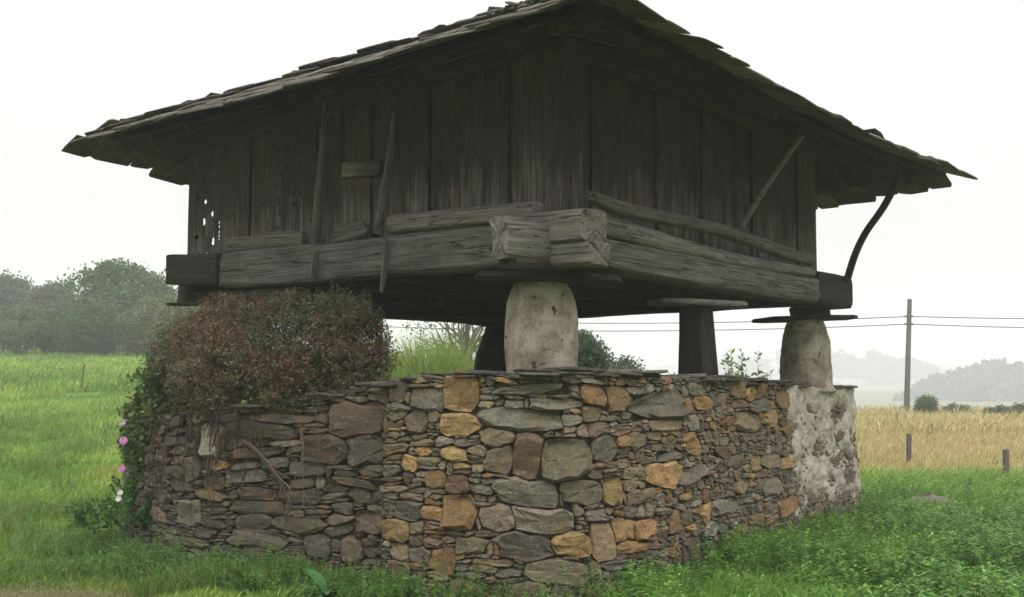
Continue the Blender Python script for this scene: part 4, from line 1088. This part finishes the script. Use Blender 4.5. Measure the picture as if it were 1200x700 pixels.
def reed_clump(name, px, y, wid, hgt, n, pal, label, lean=.25, wbl=.02):
    b = at_depth(px, 445, y); b.z = float(H(b.x, b.y)); root = empty(name, b, label, "tall grass" if 'grass' in name else "plant")
    a = Acc(); pal = np.array(pal)
    x = b.x + rng.normal(0, wid / 3.2, n); yv = b.y + rng.normal(0, wid / 4, n)
    hh = hgt * rng.uniform(.6, 1.05, n) * np.exp(-((x - b.x) / wid) ** 2 * 1.6); l = rng.normal(0, lean, (n, 2))
    col = pal[rng.integers(0, len(pal), n)] * rng.uniform(.7, 1.3, (n, 1)); ang = rng.uniform(0, pi, n)
    blades(a, x, yv, np.full(n, b.z), hh, l, wbl, ang, col); a.build("blades", GRASS, root, b)['kind'] = 'stuff'
    return root
def blades(a, x, y, z, h, l, w, ang, col):
    n = len(x); w = np.broadcast_to(np.asarray(w, float), (n,)); sx = np.cos(ang) * w / 2; sy = np.sin(ang) * w / 2
    lx, ly = l[:, 0] * h, l[:, 1] * h
    V = np.stack([np.stack([x - sx, y - sy, z], -1), np.stack([x + sx, y + sy, z], -1),
                  np.stack([x + sx * .8 + lx * .35, y + sy * .8 + ly * .35, z + h * .6], -1), np.stack([x - sx * .8 + lx * .35, y - sy * .8 + ly * .35, z + h * .6], -1),
                  np.stack([x + lx, y + ly, z + h * .97], -1)], 1).reshape(-1, 3)
    k = np.arange(n)[:, None] * 5
    a.add(V, k + np.array([0, 1, 2, 3]), k + np.array([3, 2, 4]), np.repeat(col, 5, 0))
reed_clump("tall_grass", 505, 20, 1.7, 2.25, 3500, [(.27, .36, .09), (.20, .29, .07)], "bright green tall grass clump behind the wall under the granary", .22)
def weed_stalks(px, y, wid, hgt, n, label, per=26):
    b = at_depth(px, 445, y); b.z = float(H(b.x, b.y)); root = empty("weed_plant", b, label, "plant"); a = Acc(); f = Acc()
    for k in range(n):
        x = b.x + rng.uniform(-wid / 2, wid / 2); yy = b.y + rng.uniform(-.3, .3); h = hgt * rng.uniform(.75, 1.03)
        tip = np.array([x + rng.normal(0, .08), yy, b.z + h]); bs = np.array([x, yy, b.z]); a.tube([bs, (bs + tip) / 2 + rng.normal(0, .02, 3), tip], [.008, .006, .002], (.14, .17, .06), 4)
        t = rng.uniform(.45, 1, per)[:, None]; c = bs + (tip - bs) * t; d = rng.normal(size=(per, 3)); d[:, 2] = .6
        leaves(f, c, d, rng.uniform(.06, .12, per), .4, np.array([(.12, .2, .05)]) * rng.uniform(.7, 1.3, (per, 1)))
    a.build("stems", BARK, root, b)['kind'] = 'stuff'; f.build("leaves", LEAF, root, b)['kind'] = 'stuff'
weed_stalks(868, 17, .85, 2.02, 34, "leafy light green weeds behind the wall between timber post and right pillar")
weed_stalks(780, 22, .6, 1.9, 3, "few thin weeds behind the wall left of the timber post")

# far right: pole, fence posts, shrubs on the field edge, woods on the hills
def at_g(px, y, dz=0):
    p = at_depth(px, 455, y); return Vector((p.x, p.y, float(H(p.x, p.y)) + dz))
Dp_ = 56.0
pb_ = at_g(1061, Dp_, -.3); pt_ = at_depth(1066, 351, Dp_)
pole = empty("utility_pole", pb_, "tall bare wooden utility pole at the edge of the dry field", "pole")
log("shaft", [pb_, pt_], [.30, .22], [.30, .22], WOOD_POLE, pole, 2, 12, .5, .01, .02, 60, up=Vector((0, 1, 0)))
for py_ in (371, 380):
    p = at_depth(1065, py_, Dp_); a_ = Acc(); a_.tube([p + Vector((-.22, 0, .0)), p + Vector((.22, 0, .0))], .05, (.08, .08, .08), 8); a_.build("insulator", WIRE, pole, p)
p2b = at_g(-260, 70, 0); p2t = Vector((p2b.x, p2b.y, p2b.z + 6.2))
po2 = empty("utility_pole", p2b, "wooden utility pole beyond the left edge carrying the wires", "pole")
for k, (y0, y1, yr) in enumerate([(371, 381, 373), (380, 390, 385)]):
    a_ = Acc(); A = at_depth(1065, y0, Dp_); B = Vector((p2b.x, p2b.y, p2t.z - .1 - .5 * k)); n = 60
    t = np.linspace(0, 1, n)[:, None]; P = np.array(A) * (1 - t) + np.array(B) * t; P[:, 2] -= (4 * 1.75 * t * (1 - t))[:, 0]
    a_.tube(P, .024, (.10, .10, .10), 4); w_ = a_.build("power_wire", WIRE, None, A)
    tag(w_, ["upper", "lower"][k] + " power wire running from the utility pole behind the granary", "wire")
    a_ = Acc(); B = at_depth(1330, yr + 1, 62); t = np.linspace(0, 1, 12)[:, None]; P = np.array(A) * (1 - t) + np.array(B) * t; P[:, 2] -= (4 * .05 * t * (1 - t))[:, 0]
    a_.tube(P, .024, (.10, .10, .10), 4); w_ = a_.build("power_wire", WIRE, None, A)
    tag(w_, ["upper", "lower"][k] + " power wire running right from the utility pole out of the picture", "wire")
bpy.data.objects.remove(po2)
for px, y, h, lb in ((1062, 21.0, .62, "short grey fence post nearer the wall in the long grass"), (1174, 17.0, .56, "grey fence post by the right edge of the picture in the long grass")):
    p = at_g(px, y, -.1); top_ = p + Vector((.03, 0, h + .1))
    tag(log("fence_post", [p, top_], .09, .09, WOOD_POLE, None, 3, 10, .1, .06, .03, int(px), up=Vector((0, 1, 0))), lb, "fence post", "fence posts")
p = at_g(95, 34, 0); tag(log("thin_stake", [p, p + Vector((.08, 0, .8))], .03, .03, WOOD_DARK, None, 2.4, 6, .1, .05, .03, 5, up=Vector((0, 1, 0))), "thin dark stake standing alone in the left meadow", "stake")
tree("small_tree", 1086, 478, 52, 1.05, .95, [(.05, .11, .03), (.06, .13, .035)], "small round green tree right of the utility pole", "tree", n=700, leaf=.08, trunk=.05)
tree("hedge_bush", 1122, 480, 54, .6, 1.6, TG, "low bush in the hedge line right of the small round tree", "bush", n=500, leaf=.08, trunk=.02)
tree("hedge_bush", 1168, 482, 52, .55, 1.6, TG, "dark hedge bush between two others near the right picture edge", "bush", n=600, leaf=.08, trunk=.02)
tree("hedge_bush", 1198, 482, 52, .65, 1.5, TG, "last hedge bush at the right edge of the picture", "bush", n=600, leaf=.08, trunk=.02)
# woods (masses nobody could count)
def wood(name, pts, leaf, n, pal, label):
    a = Acc(); pal = np.array(pal)
    for (px, ptop, pbot, y, wpx) in pts:
        c = at_depth(px, (ptop + pbot) / 2, y); R = np.array([wpx / 2 / F * y, wpx / 3 / F * y, (pbot - ptop) / 2 / F * y])
        P = np.array(c) + rdir(n, .3) * R * (rng.uniform(.5, 1.05, n))[:, None] * (1 + .15 * fbm(rng.normal(size=n), 0, 0)[:, None])
        cl = np.clip(rng.normal(size=(14, 3)), -1.3, 1.3) * R * .45 + np.array(c); k = rng.integers(0, 14, n // 2)
        P[:n // 2] = cl[k] + rdir(n // 2, .4) * R.min() * .45 * rng.uniform(.3, 1, (n // 2, 1))
        leaves(a, P, rdir(n), leaf * rng.uniform(.7, 1.3, n), .8, pal[rng.integers(0, len(pal), n)] * rng.uniform(.7, 1.3, (n, 1)))
    o = a.build(name, LEAF); tag(o, label, None, None, 'stuff'); return o
W1 = [(1112, 440, 490, 420, 60), (1140, 430, 490, 430, 55), (1165, 424, 490, 430, 50), (1190, 427, 492, 420, 50), (1220, 426, 492, 420, 60), (1258, 426, 492, 420, 60), (1085, 452, 490, 410, 40), (1150, 455, 495, 400, 80), (1205, 455, 495, 400, 80), (1070, 462, 490, 400, 40)]
wood("distant_wood", W1, 2.8, 2600, [(.025, .045, .025), (.035, .055, .03)], "hazy grey-green wood on the nearer hill at the right")
W2 = [(985 + 13 * k, 412 + (k % 3) * 5 + (6 if k > 5 else 0), 445, 760, 22) for k in range(9)] + [(920 + 12 * k, 405 + (k % 2) * 8, 450, 780, 20) for k in range(5)] + [(1040, 432, 452, 740, 60), (880, 418, 455, 780, 60), (835, 420, 455, 780, 60)]
wood("distant_tree_line", W2, 2.9, 900, [(.05, .08, .04), (.04, .06, .03)], "very faint tree line on the far hill in the fog")

# flowers
def flower(px, py, y, r, col, label, gz=None):
    c = at_depth(px, py, y); b = Vector((c.x + random.uniform(-.05, .05), c.y, float(H(c.x, c.y))))
    root = empty("pink_flower" if col[1] < .5 else "white_flower", b, label, "flower", "flowers on stems left of the wall")
    a = Acc(); a.tube([b, (b + c) / 2 + Vector((.03, 0, .02)), c], [.005, .004, .003], (.06, .12, .03), 4); a.build("stem", BARK, root, b)
    f = Acc(); n = 10; fw = Vector((.1, -1, .35)).normalized(); s_ = fw.cross(Vector((0, 0, 1))).normalized(); u = s_.cross(fw)
    for lay, rr in ((0, r), (1, r * .65)):
        for k in range(n):
            t = (k + .5 * lay) / n * 2 * pi; d = s_ * cos(t) + u * sin(t); tn = s_ * -sin(t) + u * cos(t); o_ = fw * (.006 + .008 * lay)
            pts = [c + o_, c + d * rr * .6 + tn * rr * .26 + o_ * 1.5, c + d * rr + o_ * 2, c + d * rr * .6 - tn * rr * .26 + o_ * 1.5]
            f.add([list(q) for q in pts], [[0, 1, 2, 3]], None, np.array(col) * random.uniform(.8, 1.1))
    f.build("blossom", PETAL, root, c)
PK = (.62, .22, .48)
flower(145, 517, 10.0, .042, PK, "pink bloom with the fullest head, second from the top beside the wall")
flower(144, 496, 10.1, .032, (.6, .35, .45), "small pale pink bloom, topmost beside the wall")
flower(143, 550, 9.9, .038, PK, "pink bloom third from the top beside the wall")
flower(141, 578, 9.8, .03, (.75, .75, .70), "white bloom just below the pink ones, the upper of two")
flower(139, 585, 9.7, .03, (.75, .75, .70), "white bloom lowest of the stack beside the wall")
# field stones
def boulder(px, y, w_, d_, h_, col, label, seed):
    b = at_g(px, y, -.05); n, M = 9, 16; t = np.linspace(0, 1, n); th = np.linspace(0, 2 * pi, M, endpoint=False); T, A = np.meshgrid(t, th, indexing='ij')
    r = np.sqrt(np.clip(1 - T ** 6, 0, 1)) * (1 + .15 * fbm(np.cos(A) * 1.5 + seed, np.sin(A) * 1.5, T * 2, 3))
    V = np.stack([r * np.cos(A) * w_ / 2, r * np.sin(A) * d_ / 2, T * h_ * (1 + .1 * vn(np.cos(A) * 2, np.sin(A) * 2, seed))], -1).reshape(-1, 3)
    I = np.arange(n * M).reshape(n, M); J = np.roll(I, -1, 1)
    tag(obj("field_stone", mesh_np("field_stone", V, np.stack([I[:-1], J[:-1], J[1:], I[1:]], -1).reshape(-1, 4), STONE, col, True, 30), None, b), label, "stone")
boulder(1085, 13.2, .60, .4, .29, (.2, .18, .16), "flat grey boulder in the lush grass right of the wall", 3)
boulder(87, 11.2, .12, .1, .16, (.16, .15, .14), "small dark stone in the grass left of the wall", 5)
boulder(47, 8.6, .07, .06, .08, (.3, .27, .22), "little pale stone near the bare earth at the lower left", 8)

# broad-leaved docks at the wall foot
def dock(px, py, y, n, ln, label, col=(.05, .15, .04)):
    c = at_depth(px, py, y); b = Vector((c.x, c.y, float(H(c.x, c.y)))); root = empty("dock_plant", b, label, "plant")
    for k in range(n):
        L = ln * random.uniform(.45, .85); az = random.uniform(0, 2 * pi); el0 = random.uniform(.75, 1.4); W = L * random.uniform(.14, .22); m = 7
        d = Vector((cos(az), sin(az), 0)); s_ = Vector((-sin(az), cos(az), 0)); p = b.copy(); el = el0; V = []; 
        for i in range(m):
            t = i / (m - 1); wv = W * math.sin(pi * min(1, t * .9 + .06)) ** .8 * (.25 if t < .15 else 1)
            edge = .15 * wv * random.uniform(-1, 1)
            V += [list(p - s_ * wv / 2 + Vector((0, 0, .15 * wv + edge))), list(p), list(p + s_ * wv / 2 + Vector((0, 0, .15 * wv - edge)))]
            p = p + (d * cos(el) + Vector((0, 0, 1)) * sin(el)) * L / m; el -= random.uniform(.12, .34)
        I = np.arange(m * 3).reshape(m, 3); q = np.stack([I[:-1, :-1], I[:-1, 1:], I[1:, 1:], I[1:, :-1]], -1).reshape(-1, 4)
        a = Acc(); a.add(V, q, None, np.array(col) * random.uniform(.7, 1.3)); a.build("leaf", LEAF, root, b, True)
dock(386, 668, 7.75, 16, .50, "dark broad-leaved dock with the largest leaves against the wall's left part")
dock(283, 676, 8.0, 13, .42, "broad-leaved dock below the bare root on the left")
dock(240, 672, 8.4, 8, .30, "small dock plant at the corner of the left wall")
dock(805, 660, 8.5, 6, .30, "dark leaf plant at the foot of the wall's right part")
dock(452, 668, 7.85, 5, .20, "little dock plant beside the crease in the wall")
dock(650, 690, 7.2, 4, .16, "tiny leafy weed below the middle of the wall", (.06, .15, .035))

# ------------------------------------------------------------------ grass
from math import floor
def inside_wall(x, y, m=0.0):
    px_, py_ = _px, _py; c = np.zeros(len(x), bool)
    xs, ys = px_[::6], py_[::6]
    if m: cx_, cy_ = xs.mean(), ys.mean(); xs = cx_ + (xs - cx_) * (1 + m); ys = cy_ + (ys - cy_) * (1 + m)
    j = len(xs) - 1
    for i in range(len(xs)):
        cond = ((ys[i] > y) != (ys[j] > y)) & (x < (xs[j] - xs[i]) * (y - ys[i]) / (ys[j] - ys[i] + 1e-12) + xs[i]); c ^= cond; j = i
    return c
def scatter(n, y0, y1, pw=1.0):
    u = rng.random(n); y = y0 * (y1 / y0) ** u; b = rng.uniform(-.52, .52, n); x = b * y
    k = ~inside_wall(x, y, -.01); return x[k], y[k]
def grass_field(name, n, y0, y1, h0, w0, label, lushR=1.0):
    x, y = scatter(n, y0, y1); m = len(x); a = Acc()
    cl = fbm(x * 1.1, y * 1.1, 2, 3); cl2 = fbm(x * 3.2, y * 3.2, 12, 2)
    right = sst(.1, .2, x / y) * (1 - sst(17, 21, y))
    near_wall = np.exp(-((x - np.interp(y, [7, 8.3, 12.7], [.4, 1.2, 3.9])) / .8) ** 2) * (x > 0)
    h = h0 * (.65 + .7 * np.clip(cl + .35, 0, 1) + .5 * np.clip(cl2, 0, 1)) * rng.uniform(.5, 1.2, m) * (1 + .75 * right)
    dryz = sst(.12, .2, x / y) * sst(19, 23, y); h = h * (1 + .8 * dryz)
    d = np.hypot((x + 3.55) / 1.25, (y - 7.95) / .75); h *= np.clip(sst(.5, 1.2, d) + .25, 0, 1)
    col = field_tint(x, y) * rng.uniform(.75, 1.6, (m, 1)) * (1 + rng.normal(0, .06, (m, 3)))
    lush = (right * .75)[:, None]; col = col * (1 - lush) + np.array([.15, .31, .035]) * rng.uniform(.6, 1.5, (m, 1)) * lush
    st = rng.random(m) < .04; col[st] = np.array([.28, .24, .12]) * rng.uniform(.6, 1.1, (st.sum(), 1))
    wind = np.stack([.25 + .3 * cl2, .1 * cl2], -1)
    blades(a, x, y, H(x, y) - .01, h, rng.normal(0, .35, (m, 2)) + wind, w0 * rng.uniform(.6, 1.4, m) * (1 + .015 * y), rng.uniform(0, pi, m), np.clip(col, .01, .6))
    o = a.build(name, GRASS); tag(o, label, None, None, 'stuff'); return o
grass_field("near_grass", 230000, 4.6, 15, .11, .0085, "short green meadow grass round the wall")
grass_field("middle_grass", 120000, 14, 34, .13, .012, "meadow grass in the middle distance, dry and tan at the right")
grass_field("far_grass", 70000, 33, 80, .22, .035, "distant meadow grass up to the hedge")
# leafy ground weeds
def weeds(name, n, region, hgt, pal, label, leaf=.035, per=16):
    a = Acc(); x, y = region(n); m = len(x); z = H(x, y); hh = hgt * rng.uniform(.5, 1.15, m) * (.8 + .5 * fbm(x * 1.5, y * 1.5, 7, 2))
    pal = np.array(pal); bc = pal[rng.integers(0, len(pal), m)] * rng.uniform(.7, 1.25, (m, 1))
    tp = np.stack([x + rng.normal(0, .03, m), y + rng.normal(0, .03, m), z + hh], -1); bs = np.stack([x, y, z], -1)
    t = rng.uniform(.25, 1, (m, per)) ** .7; c = bs[:, None] + (tp - bs)[:, None] * t[..., None]
    az = rng.uniform(0, 2 * pi, (m, per)); d = np.stack([np.cos(az), np.sin(az), rng.uniform(-.1, .7, (m, per))], -1)
    sz = leaf * rng.uniform(.6, 1.3, (m, per)) * (1.25 - .6 * t)
    dd = d.reshape(-1, 3); dd /= np.linalg.norm(dd, axis=1)[:, None]; s_ = np.cross(dd, [0, 0, 1.]); s_ /= np.linalg.norm(s_, axis=1)[:, None]
    L = sz.reshape(-1, 1); W = L * .24; c = c.reshape(-1, 3); dn = np.array([0, 0, -1.]) * L * .18
    V = np.stack([c, c + dd * L * .45 + s_ * W, c + dd * L + dn, c + dd * L * .45 - s_ * W], 1).reshape(-1, 3)
    col = (bc[:, None] * rng.uniform(.75, 1.25, (m, per))[..., None]).reshape(-1, 3); a.add(V, np.arange(len(V)).reshape(-1, 4), None, np.repeat(col, 4, 0))
    blades(a, x, y, z, hh, (tp - bs)[:, :2] / hh[:, None], .004, rng.uniform(0, pi, m), bc)
    o = a.build(name, LEAF); tag(o, label, None, None, 'stuff')
def reg_right(n):
    y = rng.uniform(6.6, 15.5, n); x = y * rng.uniform(.10, .50, n)
    k = ~inside_wall(x, y, .0) & (fbm(x * .8, y * .8, 4, 2) > -.28 - .5 * (y < 10)) & (np.hypot(x - 4.85, y - 12.8) > .6); return x[k], y[k]
def clear_b(x, y): return np.hypot(x - 4.85, y - 12.75) > .55
def reg_foot(n):
    px = rng.uniform(150, 800, n); s_ = np.array([s_at_px(p) for p in px]); off = np.abs(rng.normal(0, .3, n)) + .05
    q = wall_pt(s_, np.zeros(n), off); k = ~inside_wall(q[:, 0], q[:, 1], 0) & (rng.random(n) < np.where((px > 500) & (px < 730), .25, 1)); return q[k, 0], q[k, 1]
weeds("leafy_weeds", 5200, reg_right, .36, [(.12, .28, .045), (.17, .36, .06), (.09, .21, .04), (.22, .37, .085)], "lush leafy green weeds filling the ground right of the wall", .06, 22)
weeds("wall_foot_weeds", 2600, reg_foot, .36, [(.11, .24, .04), (.15, .30, .06), (.07, .16, .035)], "small leafy weeds along the foot of the wall", .035, 14)
def reg_left(n):
    y = rng.uniform(7.2, 11.5, n); x = y * rng.uniform(-.45, -.2, n); k = ~inside_wall(x, y, .0) & (fbm(x * .9, y * .9, 4, 2) > .0) & (np.hypot((x + 3.55) / 1.25, (y - 7.95) / .75) > 1.1); return x[k], y[k]
weeds("meadow_weeds", 2600, reg_left, .2, [(.13, .26, .045), (.10, .21, .045)], "low leafy weeds in the meadow left of the wall", .035, 12)
def rightgrass():
    n = 26000; y = rng.uniform(6.6, 14, n); x = y * rng.uniform(.08, .5, n); k = ~inside_wall(x, y, 0) & (fbm(x * 1.3, y * 1.3, 14, 2) > .05); x, y = x[k], y[k]; m = len(x); a = Acc()
    col = np.array([.18, .36, .045]) * rng.uniform(.6, 1.4, (m, 1)); l = rng.normal(0, .4, (m, 2)) + [.15, -.2]
    blades(a, x, y, H(x, y), rng.uniform(.14, .34, m), l, .006, rng.uniform(0, pi, m), col); o = a.build("tussock_grass", GRASS); tag(o, "longer arching tussocks of fresh green grass right of the wall", None, None, 'stuff')
rightgrass()

def leftgrass():
    n = 60000; y = 8 * (26 / 8) ** rng.random(n); x = y * rng.uniform(-.5, -.12, n); k = ~inside_wall(x, y, 0) & (fbm(x * 1.3, y * 1.0, 24, 3) > .16); x, y = x[k], y[k]; m = len(x); a = Acc()
    t = rng.random(m)[:, None]; col = (np.array([.10, .22, .035]) * (1 - t) + np.array([.20, .29, .06]) * t) * rng.uniform(.6, 1.3, (m, 1))
    dry = rng.random(m) < .10; col[dry] = np.array([.33, .27, .15]) * rng.uniform(.7, 1.1, (dry.sum(), 1))
    blades(a, x, y, H(x, y), rng.uniform(.12, .27, m), rng.normal(0, .45, (m, 2)), .006 * (1 + .04 * y), rng.uniform(0, pi, m), col)
    tag(a.build("meadow_tussocks", GRASS), "rough darker tussocks and dry stalks scattered over the left meadow", None, None, 'stuff')
leftgrass()

# ------------------------------------------------------------------ haze
hz = bpy.data.meshes.new("haze"); x0, x1, y0, y1, z0, z1 = -620, 620, -40, 1000, -16, 60
vv = [(x, y, z) for x in (x0, x1) for y in (y0, y1) for z in (z0, z1)]
hz.from_pydata(vv, [], [(0, 1, 3, 2), (4, 6, 7, 5), (0, 4, 5, 1), (2, 3, 7, 6), (0, 2, 6, 4), (1, 5, 7, 3)])
hm = bpy.data.materials.new("haze"); hm.use_nodes = True; ht = hm.node_tree; ht.nodes.clear()
pv = ht.nodes.new('ShaderNodeVolumePrincipled'); pv.inputs['Density'].default_value = .0018; pv.inputs['Color'].default_value = (.9, .905, .92, 1)
ho = ht.nodes.new('ShaderNodeOutputMaterial'); ht.links.new(pv.outputs[0], ho.inputs['Volume']); hz.materials.append(hm)
o = bpy.data.objects.new("haze", hz); COL.objects.link(o); o['kind'] = 'stuff'; o['label'] = 'pale fog over the fields and hills'
tt_ = sum(len(o.data.loop_triangles) if o.data.loop_triangles else sum(len(p.vertices) - 2 for p in o.data.polygons) for o in bpy.data.objects if o.type == 'MESH' and len(o.data.polygons) < 20000)
print("OBJS", len(bpy.data.objects))
